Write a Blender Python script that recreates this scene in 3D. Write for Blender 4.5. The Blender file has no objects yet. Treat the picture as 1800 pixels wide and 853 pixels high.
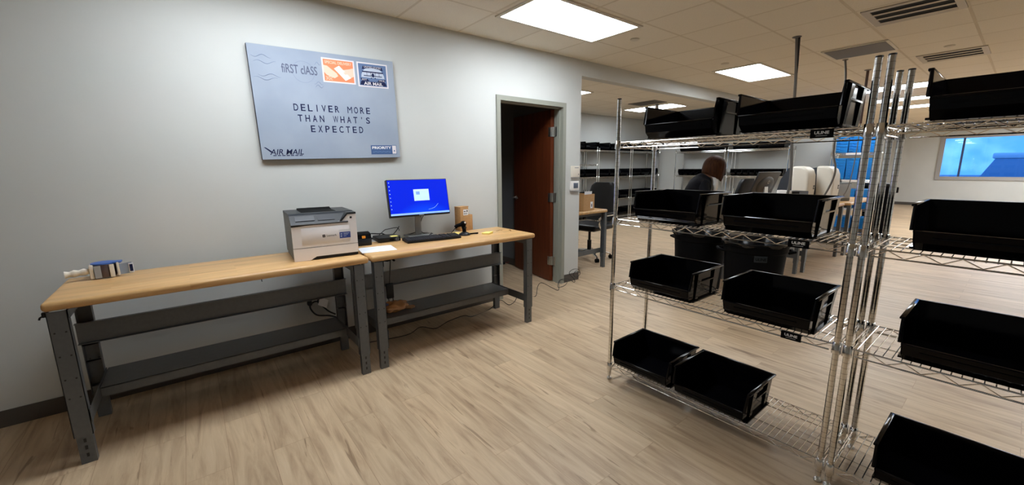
import bpy, bmesh, math, random
from mathutils import Matrix, Vector
random.seed(7)
S = bpy.context.scene
COL = S.collection
R = math.radians

# ------------------------------------------------------------------ camera, world, exposure
FPX, YAW, PITCH, ROLL = 710.99, -0.9012, -0.1844, -0.0095
cam = bpy.data.cameras.new('camera'); camo = bpy.data.objects.new('camera', cam); COL.objects.link(camo)
cam.sensor_fit = 'HORIZONTAL'; cam.sensor_width = 36.0; cam.lens = FPX/1800*36.0
cam.clip_start = 0.05; cam.clip_end = 200
_f = Vector((math.sin(YAW)*math.cos(PITCH), math.cos(YAW)*math.cos(PITCH), math.sin(PITCH)))
_r = Vector((math.cos(YAW), -math.sin(YAW), 0)); _u = _r.cross(_f)
_r2 = math.cos(ROLL)*_r+math.sin(ROLL)*_u; _u2 = -math.sin(ROLL)*_r+math.cos(ROLL)*_u
camo.matrix_world = Matrix(((_r2.x, _u2.x, -_f.x, 3.4895), (_r2.y, _u2.y, -_f.y, 0), (_r2.z, _u2.z, -_f.z, 1.4539), (0, 0, 0, 1)))
S.camera = camo
S.view_settings.view_transform = 'Standard'; S.view_settings.look = 'None'
S.view_settings.gamma = 1; S.view_settings.exposure = 1.1; S.view_settings.use_curve_mapping = False
S.cycles.use_denoising = True
S.cycles.max_bounces = 10; S.cycles.diffuse_bounces = 5; S.cycles.glossy_bounces = 5
S.cycles.sample_clamp_indirect = 6; S.cycles.caustics_reflective = False; S.cycles.caustics_refractive = False
LAMP = 9.5                 # strength of every ceiling panel's diffuser
LAMPCOL = (0.90, 0.97, 1.03)
w = bpy.data.worlds.new('world'); S.world = w; w.use_nodes = True
w.node_tree.nodes['Background'].inputs[0].default_value = (0.20, 0.43, 0.88, 1)
w.node_tree.nodes['Background'].inputs[1].default_value = 1.0
_n = w.node_tree.nodes; _l = w.node_tree.links                      # thin pale clouds in the dusk sky
_t = _n.new('ShaderNodeTexNoise'); _t.inputs['Scale'].default_value = 22; _t.inputs['Detail'].default_value = 3
_c = _n.new('ShaderNodeTexCoord'); _l.new(_c.outputs['Generated'], _t.inputs['Vector'])
_r = _n.new('ShaderNodeValToRGB'); _r.color_ramp.elements[0].position = .42; _r.color_ramp.elements[0].color = (.19, .42, .86, 1); _r.color_ramp.elements[1].position = .72; _r.color_ramp.elements[1].color = (.48, .70, 1.0, 1)
_l.new(_t.outputs[0], _r.inputs[0]); _l.new(_r.outputs[0], _n['Background'].inputs[0])
CEIL, HEAD = 2.699, 2.5206

# ------------------------------------------------------------------ materials
def mat(name, col, rough=.5, metal=0, spec=.5, emit=0, ecol=None, trans=0, coat=0):
    m = bpy.data.materials.new(name); m.use_nodes = True
    b = m.node_tree.nodes['Principled BSDF']
    b.inputs['Base Color'].default_value = (*col, 1); b.inputs['Roughness'].default_value = rough
    b.inputs['Metallic'].default_value = metal; b.inputs['Specular IOR Level'].default_value = spec
    b.inputs['Transmission Weight'].default_value = trans; b.inputs['Coat Weight'].default_value = coat
    if emit:
        b.inputs['Emission Color'].default_value = (*(ecol or col), 1); b.inputs['Emission Strength'].default_value = emit
    return m
def nodes(m): return m.node_tree.nodes, m.node_tree.links, m.node_tree.nodes['Principled BSDF']
def ramp(nt, stops):
    r = nt.nodes.new('ShaderNodeValToRGB'); e = r.color_ramp.elements
    while len(e) < len(stops): e.new(.5)
    for i, (p, c) in enumerate(stops): e[i].position = p; e[i].color = (*c, 1)
    return r
def mapped(m, scale, coord='Object'):
    n, l, b = nodes(m)
    tc = n.new('ShaderNodeTexCoord'); mp = n.new('ShaderNodeMapping'); mp.inputs['Scale'].default_value = scale
    l.new(tc.outputs[coord], mp.inputs[0]); return mp.outputs[0]
def noise_var(m, c1, c2, scale=(3, 3, 3), ns=4, detail=3, bump=0):
    n, l, b = nodes(m); v = mapped(m, scale)
    t = n.new('ShaderNodeTexNoise'); t.inputs['Scale'].default_value = ns; t.inputs['Detail'].default_value = detail
    l.new(v, t.inputs['Vector']); r = ramp(m.node_tree, [(.3, c1), (.7, c2)]); l.new(t.outputs[0], r.inputs[0]); l.new(r.outputs[0], b.inputs['Base Color'])
    if bump:
        bp = n.new('ShaderNodeBump'); bp.inputs['Strength'].default_value = bump; bp.inputs['Distance'].default_value = .002
        l.new(t.outputs[0], bp.inputs['Height']); l.new(bp.outputs[0], b.inputs['Normal'])
    return m
def wood_floor():
    m = mat('vinyl_planks', (.4, .28, .19), .42, spec=.35); n, l, b = nodes(m); nt = m.node_tree
    v = mapped(m, (1, 1, 1))
    br = n.new('ShaderNodeTexBrick'); br.offset = .37; br.inputs['Scale'].default_value = 1
    br.inputs['Brick Width'].default_value = 1.22; br.inputs['Row Height'].default_value = .178
    br.inputs['Mortar Size'].default_value = .0012; br.inputs['Mortar Smooth'].default_value = .3
    br.inputs['Color1'].default_value = (.0, .0, .0, 1); br.inputs['Color2'].default_value = (1, 1, 1, 1); br.inputs['Mortar'].default_value = (.5, .5, .5, 1)
    l.new(v, br.inputs['Vector'])
    # per-plank offset moves the grain so that no two planks repeat
    vm = n.new('ShaderNodeVectorMath'); vm.operation = 'MULTIPLY_ADD'; vm.inputs[1].default_value = (3.7, 9.1, 5.3)
    l.new(br.outputs['Color'], vm.inputs[0]); l.new(v, vm.inputs[2])
    mp = n.new('ShaderNodeMapping'); mp.inputs['Scale'].default_value = (1.1, 11, 1); l.new(vm.outputs[0], mp.inputs[0])
    g = n.new('ShaderNodeTexNoise'); g.inputs['Scale'].default_value = 1.7; g.inputs['Detail'].default_value = 7; g.inputs['Roughness'].default_value = .62; g.inputs['Distortion'].default_value = .8
    l.new(mp.outputs[0], g.inputs['Vector'])
    r = ramp(nt, [(.25, (.31, .205, .128)), (.42, (.46, .33, .21)), (.56, (.55, .408, .265)), (.78, (.635, .49, .335))]); l.new(g.outputs[0], r.inputs[0])
    big = n.new('ShaderNodeTexNoise'); big.inputs['Scale'].default_value = .9; big.inputs['Detail'].default_value = 2; l.new(vm.outputs[0], big.inputs['Vector'])
    hs = n.new('ShaderNodeMapRange'); hs.inputs['From Min'].default_value = .3; hs.inputs['From Max'].default_value = .7; hs.inputs['To Min'].default_value = .88; hs.inputs['To Max'].default_value = 1.10
    l.new(big.outputs[0], hs.inputs[0])
    mx = n.new('ShaderNodeMix'); mx.data_type = 'RGBA'; mx.blend_type = 'MULTIPLY'; mx.inputs[0].default_value = 1
    l.new(r.outputs[0], mx.inputs[6]); l.new(hs.outputs[0], mx.inputs[7])
    # fine dark cracks along the grain
    mp2 = n.new('ShaderNodeMapping'); mp2.inputs['Scale'].default_value = (1.4, 16, 1); l.new(vm.outputs[0], mp2.inputs[0])
    c = n.new('ShaderNodeTexNoise'); c.inputs['Scale'].default_value = 1.2; c.inputs['Detail'].default_value = 4; c.inputs['Distortion'].default_value = 1.4; l.new(mp2.outputs[0], c.inputs['Vector'])
    cr = ramp(nt, [(.30, (.48, .42, .38)), (.36, (1, 1, 1))]); l.new(c.outputs[0], cr.inputs[0])
    m2 = n.new('ShaderNodeMix'); m2.data_type = 'RGBA'; m2.blend_type = 'MULTIPLY'; m2.inputs[0].default_value = .8
    l.new(mx.outputs[2], m2.inputs[6]); l.new(cr.outputs[0], m2.inputs[7])
    m3 = n.new('ShaderNodeMix'); m3.data_type = 'RGBA'; m3.blend_type = 'MULTIPLY'; m3.inputs[7].default_value = (.68, .62, .58, 1)
    l.new(br.outputs['Fac'], m3.inputs[0]); l.new(m2.outputs[2], m3.inputs[6]); l.new(m3.outputs[2], b.inputs['Base Color'])
    return m
def butcher(name, along='y', tone=1.0):
    m = mat(name, (.6, .36, .15), .33, spec=.45); n, l, b = nodes(m); nt = m.node_tree
    tc = n.new('ShaderNodeTexCoord'); mp = n.new('ShaderNodeMapping')
    if along == 'y': mp.inputs['Rotation'].default_value = (0, 0, R(90))
    l.new(tc.outputs['Object'], mp.inputs[0])
    br = n.new('ShaderNodeTexBrick'); br.offset = .41; br.inputs['Scale'].default_value = 1
    br.inputs['Brick Width'].default_value = .55; br.inputs['Row Height'].default_value = .042; br.inputs['Mortar Size'].default_value = .0004
    br.inputs['Color1'].default_value = (0, 0, 0, 1); br.inputs['Color2'].default_value = (1, 1, 1, 1)
    l.new(mp.outputs[0], br.inputs['Vector'])
    vm = n.new('ShaderNodeVectorMath'); vm.operation = 'MULTIPLY_ADD'; vm.inputs[1].default_value = (2.3, 5.1, 1); l.new(br.outputs['Color'], vm.inputs[0]); l.new(mp.outputs[0], vm.inputs[2])
    m2 = n.new('ShaderNodeMapping'); m2.inputs['Scale'].default_value = (2, 34, 34); l.new(vm.outputs[0], m2.inputs[0])
    g = n.new('ShaderNodeTexNoise'); g.inputs['Scale'].default_value = 1.2; g.inputs['Detail'].default_value = 5; g.inputs['Distortion'].default_value = .5; l.new(m2.outputs[0], g.inputs['Vector'])
    t = tone
    r = ramp(nt, [(.25, (.40*t, .20*t, .07*t)), (.42, (.58*t, .335*t, .135*t)), (.6, (.66*t, .41*t, .18*t)), (.8, (.72*t, .47*t, .23*t))]); l.new(g.outputs[0], r.inputs[0])
    mr = n.new('ShaderNodeMapRange'); mr.inputs['To Min'].default_value = .86; mr.inputs['To Max'].default_value = 1.08; l.new(br.outputs['Color'], mr.inputs[0])
    mx = n.new('ShaderNodeMix'); mx.data_type = 'RGBA'; mx.blend_type = 'MULTIPLY'; mx.inputs[0].default_value = 1; l.new(r.outputs[0], mx.inputs[6]); l.new(mr.outputs[0], mx.inputs[7])
    l.new(mx.outputs[2], b.inputs['Base Color']); return m
def ceiling_mat():
    m = mat('ceiling_tile', (.6, .53, .44), .95, spec=.1); n, l, b = nodes(m); nt = m.node_tree
    tc = n.new('ShaderNodeTexCoord'); mp = n.new('ShaderNodeMapping'); mp.inputs['Location'].default_value = (.02, -.35, 0); l.new(tc.outputs['Object'], mp.inputs[0])
    br = n.new('ShaderNodeTexBrick'); br.offset = 0; br.inputs['Scale'].default_value = 1
    br.inputs['Brick Width'].default_value = .605; br.inputs['Row Height'].default_value = .597; br.inputs['Mortar Size'].default_value = .011; br.inputs['Mortar Smooth'].default_value = .05
    br.inputs['Color1'].default_value = (.76, .71, .62, 1); br.inputs['Color2'].default_value = (.80, .75, .66, 1); br.inputs['Mortar'].default_value = (.66, .60, .50, 1)
    l.new(mp.outputs[0], br.inputs['Vector'])
    no = n.new('ShaderNodeTexNoise'); no.inputs['Scale'].default_value = 160; no.inputs['Detail'].default_value = 2; l.new(tc.outputs['Object'], no.inputs['Vector'])
    mr = n.new('ShaderNodeMapRange'); mr.inputs['From Min'].default_value = .3; mr.inputs['From Max'].default_value = .7; mr.inputs['To Min'].default_value = .93; mr.inputs['To Max'].default_value = 1.04; l.new(no.outputs[0], mr.inputs[0])
    mx = n.new('ShaderNodeMix'); mx.data_type = 'RGBA'; mx.blend_type = 'MULTIPLY'; mx.inputs[0].default_value = 1; l.new(br.outputs['Color'], mx.inputs[6]); l.new(mr.outputs[0], mx.inputs[7]); l.new(mx.outputs[2], b.inputs['Base Color'])
    bp = n.new('ShaderNodeBump'); bp.inputs['Strength'].default_value = .5; bp.inputs['Distance'].default_value = .006; bp.invert = True
    l.new(br.outputs['Fac'], bp.inputs['Height']); l.new(bp.outputs[0], b.inputs['Normal']); return m
def post_mat():                # chrome tube with a groove every inch
    m = mat('grooved_chrome', (.78, .77, .75), .13, 1); n, l, b = nodes(m); nt = m.node_tree
    tc = n.new('ShaderNodeTexCoord'); sx = n.new('ShaderNodeSeparateXYZ'); l.new(tc.outputs['Object'], sx.inputs[0])
    d = n.new('ShaderNodeMath'); d.operation = 'DIVIDE'; d.inputs[1].default_value = .0254; l.new(sx.outputs[2], d.inputs[0])
    fr = n.new('ShaderNodeMath'); fr.operation = 'FRACT'; l.new(d.outputs[0], fr.inputs[0])
    r = ramp(nt, [(.0, (.45, .44, .43)), (.09, (.45, .44, .43)), (.12, (.78, .77, .75))]); r.color_ramp.interpolation = 'LINEAR'
    l.new(fr.outputs[0], r.inputs[0]); l.new(r.outputs[0], b.inputs['Base Color']); return m
def cherry():
    m = mat('cherry_veneer', (.25, .06, .02), .38, spec=.4); return noise_var(m, (.080, .017, .005), (.15, .035, .011), (9, 9, .8), 2.2, 5)

M = {}
M['wall'] = noise_var(mat('wall_paint', (.62, .63, .62), .85, spec=.2), (.535, .545, .53), (.56, .57, .555), (1, 1, 1), 2)
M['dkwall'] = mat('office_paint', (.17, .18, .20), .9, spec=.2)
M['floor'] = wood_floor(); M['ceil'] = ceiling_mat()
M['baseboard'] = mat('vinyl_baseboard', (.075, .066, .058), .6)
M['putty'] = mat('putty_frame_paint', (.27, .275, .235), .45)
M['cherry'] = cherry()
M['steel'] = mat('brushed_steel', (.62, .61, .58), .32, 1)
M['chrome'] = mat('chrome_wire', (.80, .79, .77), .14, 1)
M['post'] = post_mat()
M['bin'] = mat('black_bin_plastic', (.0018, .0018, .0026), .11, spec=.15)
M['black'] = mat('black_plastic', (.006, .006, .007), .4, spec=.3)
M['rubber'] = mat('black_rubber', (.0025, .0025, .003), .6, spec=.06)
M['gray'] = noise_var(mat('gray_powder_coat', (.07, .075, .08), .42), (.090, .096, .101), (.104, .110, .115), (8, 8, 8), 6)
M['rivet'] = mat('dark_hole', (.012, .012, .013), .5); M['bolt'] = mat('bolt_head', (.55, .55, .56), .3, 1)
M['wood'] = butcher('maple_butcher_block'); M['wood_far'] = butcher('maple_butcher_block_aged', tone=.92)
M['white'] = mat('white_plastic', (.72, .70, .68), .4); M['cream'] = mat('cream_plastic', (.70, .65, .56), .45)
M['prn'] = mat('printer_shell', (.86, .83, .84), .42); M['prnside'] = mat('printer_gray_side', (.10, .105, .10), .5)
M['prndark'] = mat('printer_dark_top', (.016, .018, .022), .4, spec=.3); M['navy'] = mat('navy_print', (.007, .012, .055), .7, spec=.2); M['paper'] = noise_var(mat('paper', (.78, .79, .82), .8), (.76, .77, .80), (.80, .81, .84), (4, 4, 4), 5)
M['yellow'] = mat('yellow_paper', (.85, .70, .20), .8); M['card'] = noise_var(mat('cardboard', (.42, .24, .10), .8), (.40, .22, .09), (.45, .26, .115), (6, 6, 20), 4)
M['orange'] = mat('orange_clip', (.85, .30, .02), .4)
M['blue'] = mat('blue_bin_plastic', (.010, .26, .72), .35); M['glass'] = mat('dark_glass', (.01, .011, .013), .08)
M['diff'] = mat('lamp_diffuser', (.9, .9, .9), .5, emit=LAMP, ecol=LAMPCOL)
M['trimw'] = mat('white_metal', (.62, .58, .5), .5); M['vent'] = mat('vent_enamel', (.50, .45, .37), .45)
M['grille'] = mat('gray_grille', (.16, .15, .135), .6); M['dark'] = mat('duct_dark', (.01, .01, .01), .9)
M['skin'] = mat('skin', (.52, .27, .17), .5); M['suit'] = mat('black_cloth', (.006, .006, .009), .85, spec=.2)
M['hair'] = noise_var(mat('brown_hair', (.045, .016, .006), .65, spec=.12), (.014, .004, .0015), (.060, .020, .006), (22, 22, 2), 3, 4, .6)
M['leather'] = mat('black_leather', (.006, .006, .007), .45, spec=.3); M['lead'] = mat('cable', (.008, .008, .009), .5)
M['bagplastic'] = mat('brown_bag', (.42, .21, .085), .2, spec=.6, coat=.3); M['ltgray'] = mat('light_gray_plastic', (.30, .31, .32), .45)
M['conduit'] = mat('gray_conduit', (.16, .15, .14), .5)
M['text_white'] = mat('white_print', (.75, .75, .75), .6); M['text_gray'] = mat('gray_print', (.075, .09, .15), .7)

# ------------------------------------------------------------------ mesh builder
class MB:
    def __init__(s): s.v = []; s.f = []; s.m = []
    def add(s, vs, fs, mi=0, X=None):
        o = len(s.v)
        for p in vs: s.v.append(tuple(X @ Vector(p)) if X is not None else tuple(p))
        for f in fs: s.f.append(tuple(i+o for i in f)); s.m.append(mi)
        return s
    def box(s, x0, x1, y0, y1, z0, z1, mi=0, X=None, bev=0, seg=2):
        if bev:
            bm = bmesh.new(); bmesh.ops.create_cube(bm, size=1)
            for q in bm.verts: q.co = Vector(((x0+x1)/2+q.co.x*(x1-x0), (y0+y1)/2+q.co.y*(y1-y0), (z0+z1)/2+q.co.z*(z1-z0)))
            bmesh.ops.bevel(bm, geom=bm.edges[:], offset=bev, segments=seg, profile=.5, affect='EDGES')
            bm.verts.index_update(); s.add([q.co.copy() for q in bm.verts], [[q.index for q in f.verts] for f in bm.faces], mi, X); bm.free(); return s
        vs = [(x0, y0, z0), (x1, y0, z0), (x1, y1, z0), (x0, y1, z0), (x0, y0, z1), (x1, y0, z1), (x1, y1, z1), (x0, y1, z1)]
        return s.add(vs, [(0, 3, 2, 1), (4, 5, 6, 7), (0, 1, 5, 4), (1, 2, 6, 5), (2, 3, 7, 6), (3, 0, 4, 7)], mi, X)
    def hexa(s, p, mi=0, X=None):      # eight corners: bottom ring then top ring
        return s.add(p, [(0, 3, 2, 1), (4, 5, 6, 7), (0, 1, 5, 4), (1, 2, 6, 5), (2, 3, 7, 6), (3, 0, 4, 7)], mi, X)
    def tube(s, pts, r, n=8, closed=False, mi=0, X=None, cap=True):
        P = [Vector(p) for p in pts]; k = len(P); rs = r if isinstance(r, (list, tuple)) else [r]*k
        vs = []; up = None
        for i in range(k):
            if closed: t = P[(i+1) % k]-P[i-1]
            else: t = P[min(i+1, k-1)]-P[max(i-1, 0)]
            if t.length < 1e-9: t = Vector((0, 0, 1))
            t.normalize()
            if up is None: up = Vector((0, 0, 1)) if abs(t.z) < .9 else Vector((1, 0, 0))
            a = up-t*up.dot(t)
            if a.length < 1e-6: a = t.orthogonal()
            a.normalize(); up = a; b = t.cross(a)
            for j in range(n):
                an = 2*math.pi*j/n; vs.append(P[i]+(a*math.cos(an)+b*math.sin(an))*rs[i])
        fs = []
        for i in range(k if closed else k-1):
            for j in range(n):
                i2 = (i+1) % k; fs.append((i*n+j, i*n+(j+1) % n, i2*n+(j+1) % n, i2*n+j))
        if cap and not closed: fs.append(tuple(range(n-1, -1, -1))); fs.append(tuple((k-1)*n+j for j in range(n)))
        return s.add(vs, fs, mi, X)
    def lathe(s, prof, n=24, c=(0, 0, 0), mi=0, X=None):
        vs = []; fs = []
        for (r, z) in prof:
            for j in range(n):
                a = 2*math.pi*j/n; vs.append((c[0]+r*math.cos(a), c[1]+r*math.sin(a), c[2]+z))
        for i in range(len(prof)-1):
            for j in range(n): fs.append((i*n+j, i*n+(j+1) % n, (i+1)*n+(j+1) % n, (i+1)*n+j))
        fs.append(tuple(range(n-1, -1, -1))); fs.append(tuple((len(prof)-1)*n+j for j in range(n)))
        return s.add(vs, fs, mi, X)
    def prism(s, poly, a0, a1, axis='x', mi=0, X=None):   # poly in the other two axes
        def pt(p, a): return {'x': (a, p[0], p[1]), 'y': (p[0], a, p[1]), 'z': (p[0], p[1], a)}[axis]
        n = len(poly); vs = [pt(p, a0) for p in poly]+[pt(p, a1) for p in poly]
        fs = [tuple(range(n-1, -1, -1)), tuple(range(n, 2*n))]+[(i, (i+1) % n, n+(i+1) % n, n+i) for i in range(n)]
        return s.add(vs, fs, mi, X)
    def ball(s, c, r, n=12, mi=0, X=None):
        rx, ry, rz = r if isinstance(r, (tuple, list)) else (r, r, r); k = n//2
        vs = [(c[0], c[1], c[2]-rz)]; fs = []
        for i in range(1, k):
            t = math.pi*i/k
            for j in range(n):
                a = 2*math.pi*j/n; vs.append((c[0]+rx*math.sin(t)*math.cos(a), c[1]+ry*math.sin(t)*math.sin(a), c[2]-rz*math.cos(t)))
        vs.append((c[0], c[1], c[2]+rz)); L = len(vs)-1
        for j in range(n): fs.append((0, 1+(j+1) % n, 1+j)); fs.append((L, L-n+j, L-n+(j+1) % n))
        for i in range(k-2):
            for j in range(n): a = 1+i*n; fs.append((a+j, a+(j+1) % n, a+n+(j+1) % n, a+n+j))
        return s.add(vs, fs, mi, X)
    def text(s, txt, X, width=None, height=None, mi=0, depth=.0006, spacing=1.0, shear=0, bold=0):
        cu = bpy.data.curves.new('t', 'FONT'); cu.body = txt; cu.size = 1; cu.space_character = spacing; cu.shear = shear; cu.offset = bold; cu.resolution_u = 4
        cu.extrude = .02
        o = bpy.data.objects.new('t', cu); COL.objects.link(o); dg = bpy.context.evaluated_depsgraph_get(); dg.update()
        me = bpy.data.meshes.new_from_object(o.evaluated_get(dg)); vs = [q.co.copy() for q in me.vertices]; fs = [tuple(p.vertices) for p in me.polygons]
        bpy.data.objects.remove(o); bpy.data.curves.remove(cu); bpy.data.meshes.remove(me)
        x0 = min(q.x for q in vs); x1 = max(q.x for q in vs); y0 = min(q.y for q in vs); y1 = max(q.y for q in vs); z0 = min(q.z for q in vs); z1 = max(q.z for q in vs)
        sx = width/(x1-x0) if width else None; sy = height/(y1-y0) if height else None
        sx = sx or sy; sy = sy or sx; sz = depth/max(z1-z0, 1e-9)
        return s.add([((q.x-x0)*sx, (q.y-y0)*sy, (q.z-z0)*sz) for q in vs], fs, mi, X)
    def build(s, name, mats, parent=None, smooth=True, ang=38):
        me = bpy.data.meshes.new(name); me.from_pydata(s.v, [], s.f)
        ms = mats if isinstance(mats, (list, tuple)) else [mats]
        for q in ms: me.materials.append(q)
        me.polygons.foreach_set('material_index', s.m)
        bm = bmesh.new(); bm.from_mesh(me); bmesh.ops.recalc_face_normals(bm, faces=bm.faces[:]); bm.to_mesh(me); bm.free()
        if smooth: me.shade_smooth(); me.set_sharp_from_angle(angle=R(ang))
        o = bpy.data.objects.new(name, me); COL.objects.link(o)
        if parent is not None: o.parent = parent
        return o
def tag(o, label, cat, group=None):
    o['label'] = label; o['category'] = cat
    if group: o['group'] = group
    return o
def thing(name, label, cat, loc=(0, 0, 0), rz=0, group=None):
    o = bpy.data.objects.new(name, None); o.empty_display_size = .1; COL.objects.link(o); o.location = loc; o.rotation_euler = (0, 0, rz)
    return tag(o, label, cat, group)
def structure(o): o['kind'] = 'structure'; return o
def dup(root, loc, rz=0, label=None, group=None):
    def cp(o, par):
        c = o.copy(); COL.objects.link(c); c.parent = par
        for ch in o.children: cp(ch, c)
        return c
    r = cp(root, None); r.location = loc; r.rotation_euler = (0, 0, rz)
    if label: r['label'] = label
    if group: r['group'] = group
    return r
def axes(o, x, y): # local X -> x, Y -> y, Z -> x cross y, origin o
    x = Vector(x).normalized(); y = Vector(y).normalized(); z = x.cross(y)
    return Matrix(((x.x, y.x, z.x, o[0]), (x.y, y.y, z.y, o[1]), (x.z, y.z, z.z, o[2]), (0, 0, 0, 1)))
def bez(pts, n=8):           # smooth curve through points
    P = [Vector(p) for p in pts]; out = []
    for i in range(len(P)-1):
        p0 = P[max(i-1, 0)]; p1 = P[i]; p2 = P[i+1]; p3 = P[min(i+2, len(P)-1)]
        for k in range(n):
            t = k/n; out.append(.5*((2*p1)+(-p0+p2)*t+(2*p0-5*p1+4*p2-p3)*t*t+(-p0+3*p1-3*p2+p3)*t**3))
    return out+[P[-1]]

# ------------------------------------------------------------------ setting
XR, YB, YW, YP = 7.2, -3.4, 20.0, 10.35
structure(MB().box(-3.5, XR+.1, YB-.1, YW+.1, -.1, 0).build('floor', M['floor']))
structure(MB().box(-3.5, XR+.1, YB-.1, YW+.1, CEIL, CEIL+.1).build('ceiling', M['ceil']))
wl = MB()                                   # wall with the door hole and the header beam over the opening
wl.box(-.12, 0, YB, 2.61, 0, CEIL).box(-.12, 0, 3.545, 3.853, 0, CEIL).box(-.12, 0, 2.61, 3.545, 2.145, CEIL).box(-.12, 0, 3.853, YP, HEAD, CEIL)
structure(wl.build('wall_left', M['wall'], smooth=False))
structure(MB().box(-3.3, -.12, 3.733, 3.853, 0, CEIL).build('wall_partition', M['wall']))
structure(MB().box(-3.42, -3.3, YB, YW, 0, CEIL).build('wall_side', M['wall']))
structure(MB().box(-3.3, 1.03, YP, YP+.12, 0, CEIL).build('wall_end', M['wall']))
structure(MB().box(-3.3, -.12, .9, 1.0, 0, CEIL).build('wall_office', M['dkwall']))
structure(MB().box(-2.7, -2.6, 1.0, 3.733, 0, CEIL).build('wall_office_side', M['dkwall']))
structure(MB().box(-2.6, -.12, 3.70, 3.731, 0, CEIL).build('wall_office_end', M['dkwall']))
structure(MB().box(-.14, -.121, 1.0, 2.57, 0, CEIL).build('wall_office_front', M['dkwall']))
structure(MB().box(-3.4, XR, YB-.1, YB, 0, CEIL).build('wall_back', M['wall']))
structure(MB().box(XR, XR+.1, YB, YW, 0, CEIL).build('wall_right', M['wall']))
WX0, WX1, WZ0, WZ1 = 1.60, 5.6, .985, 2.27
wf = MB(); wf.box(-3.4, WX0, YW, YW+.14, 0, CEIL).box(WX1, XR, YW, YW+.14, 0, CEIL).box(WX0, WX1, YW, YW+.14, 0, WZ0).box(WX0, WX1, YW, YW+.14, WZ1, CEIL)
structure(wf.build('wall_front', M['wall'], smooth=False))
def base(name, *b):
    m = MB()
    for q in b: m.box(*q)
    structure(m.build(name, M['baseboard'], smooth=False))
base('baseboard_left', (0, .008, YB, 2.565, 0, .1), (0, .008, 3.59, 3.861, 0, .1), (-.12, .008, 3.853, 3.861, 0, .1))
base('baseboard_front', (-3.3, XR, YW-.008, YW, 0, .1))
base('baseboard_end', (-3.3, 1.03, YP-.008, YP, 0, .1), (1.03, 1.038, YP-.008, YP+.12, 0, .1))
base('baseboard_side', (-3.3, -3.292, 3.87, YP-.01, 0, .1))
base('baseboard_office', (-2.6, -.12, 3.692, 3.70, 0, .1))
# window in the far wall
wn = structure(MB().box(WX0-.09, WX0+.02, YW-.03, YW+.04, WZ0-.09, WZ1+.06).box(WX1-.02, WX1+.09, YW-.03, YW+.04, WZ0-.09, WZ1+.06)
    .box(WX0+.02, WX1-.02, YW-.03, YW+.04, WZ0-.09, WZ0+.02).box(WX0+.02, WX1-.02, YW-.03, YW+.04, WZ1-.02, WZ1+.06).build('window_1', mat('window_frame', (.33, .32, .31), .5), smooth=False))
gl = mat('blue_tinted_glass', (.30, .62, 1.0), .02, trans=1.0); gl.node_tree.nodes['Principled BSDF'].inputs['IOR'].default_value = 1.45
MB().box(WX0+.02, WX1-.02, YW+.06, YW+.066, WZ0+.02, WZ1-.02).build('window_pane', gl, wn)
MB().box(2.02, 2.07, YW+.03, YW+.10, WZ0, WZ1).box(3.95, 4.0, YW+.03, YW+.10, WZ0, WZ1).build('mullion', mat('mullion_dark', (.03, .06, .16), .5), wn, smooth=False)
# outdoors
structure(MB().box(-30, 40, YW+.3, YW+60, -.3, -.12).build('ground', noise_var(mat('asphalt', (.18, .25, .34), .9), (.13, .19, .27), (.24, .32, .42), (1, 1, 1), 1.2)))
# door with frame
d1 = bpy.data.objects.new('door_1', None); COL.objects.link(d1); structure(d1)
DY0, DY1 = 2.569, 3.585
fm = MB()
for (a, b, s) in ((DY0, DY0+.05, 1), (DY1-.05, DY1, -1)):
    fm.box(-.135, .014, a, b, 0, 2.184)
    fm.box(-.075, -.035, *( (b, b+.016) if s > 0 else (a-.016, a)), 0, 2.134)
fm.box(-.135, .014, DY0+.05, DY1-.05, 2.134, 2.184); fm.box(-.075, -.035, DY0+.05, DY1-.05, 2.118, 2.134)
fm.build('door_frame', M['putty'], d1, smooth=False)
HX, HY = -.152, 3.52
LX = Matrix.Translation((HX, HY, 0)) @ Matrix.Rotation(R(-99), 4, 'Z')   # leaf local: -Y runs from the hinge in the closed position
leaf = MB().box(-.024, .022, -.90, -.003, .012, 2.125, X=LX).build('door_leaf', M['cherry'], d1, smooth=False)
for hz in (1.867, 1.078, .273):
    h = MB().tube([(HX+.012, HY-.004, hz-.055), (HX+.012, HY-.004, hz+.055)], .008, 10)
    h.box(HX-.006, HX+.075, HY-.0005+.008, HY+.0135, hz-.055, hz+.055)
    h.box(.0225, .0255, -.05, -.002, hz-.055, hz+.055, X=LX)
    h.box(-.02, .0225, -.0035, -.0005, hz-.055, hz+.055, X=LX)
    h.build('hinge', M['steel'], leaf)
hd = MB()
for s in (1, -1):
    hd.lathe([(.026, 0), (.026, .008), (.012, .012), (.010, .05)], 16, X=LX @ Matrix.Translation((s*.023, -.84, 1.03)) @ Matrix.Rotation(R(90*s), 4, 'Y'))
    hd.tube([(s*.068, -.845, 1.03), (s*.07, -.80, 1.03), (s*.068, -.73, 1.028)], [.010, .009, .008], 10, X=LX)
hd.build('lever_handle', M['steel'], leaf)
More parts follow.
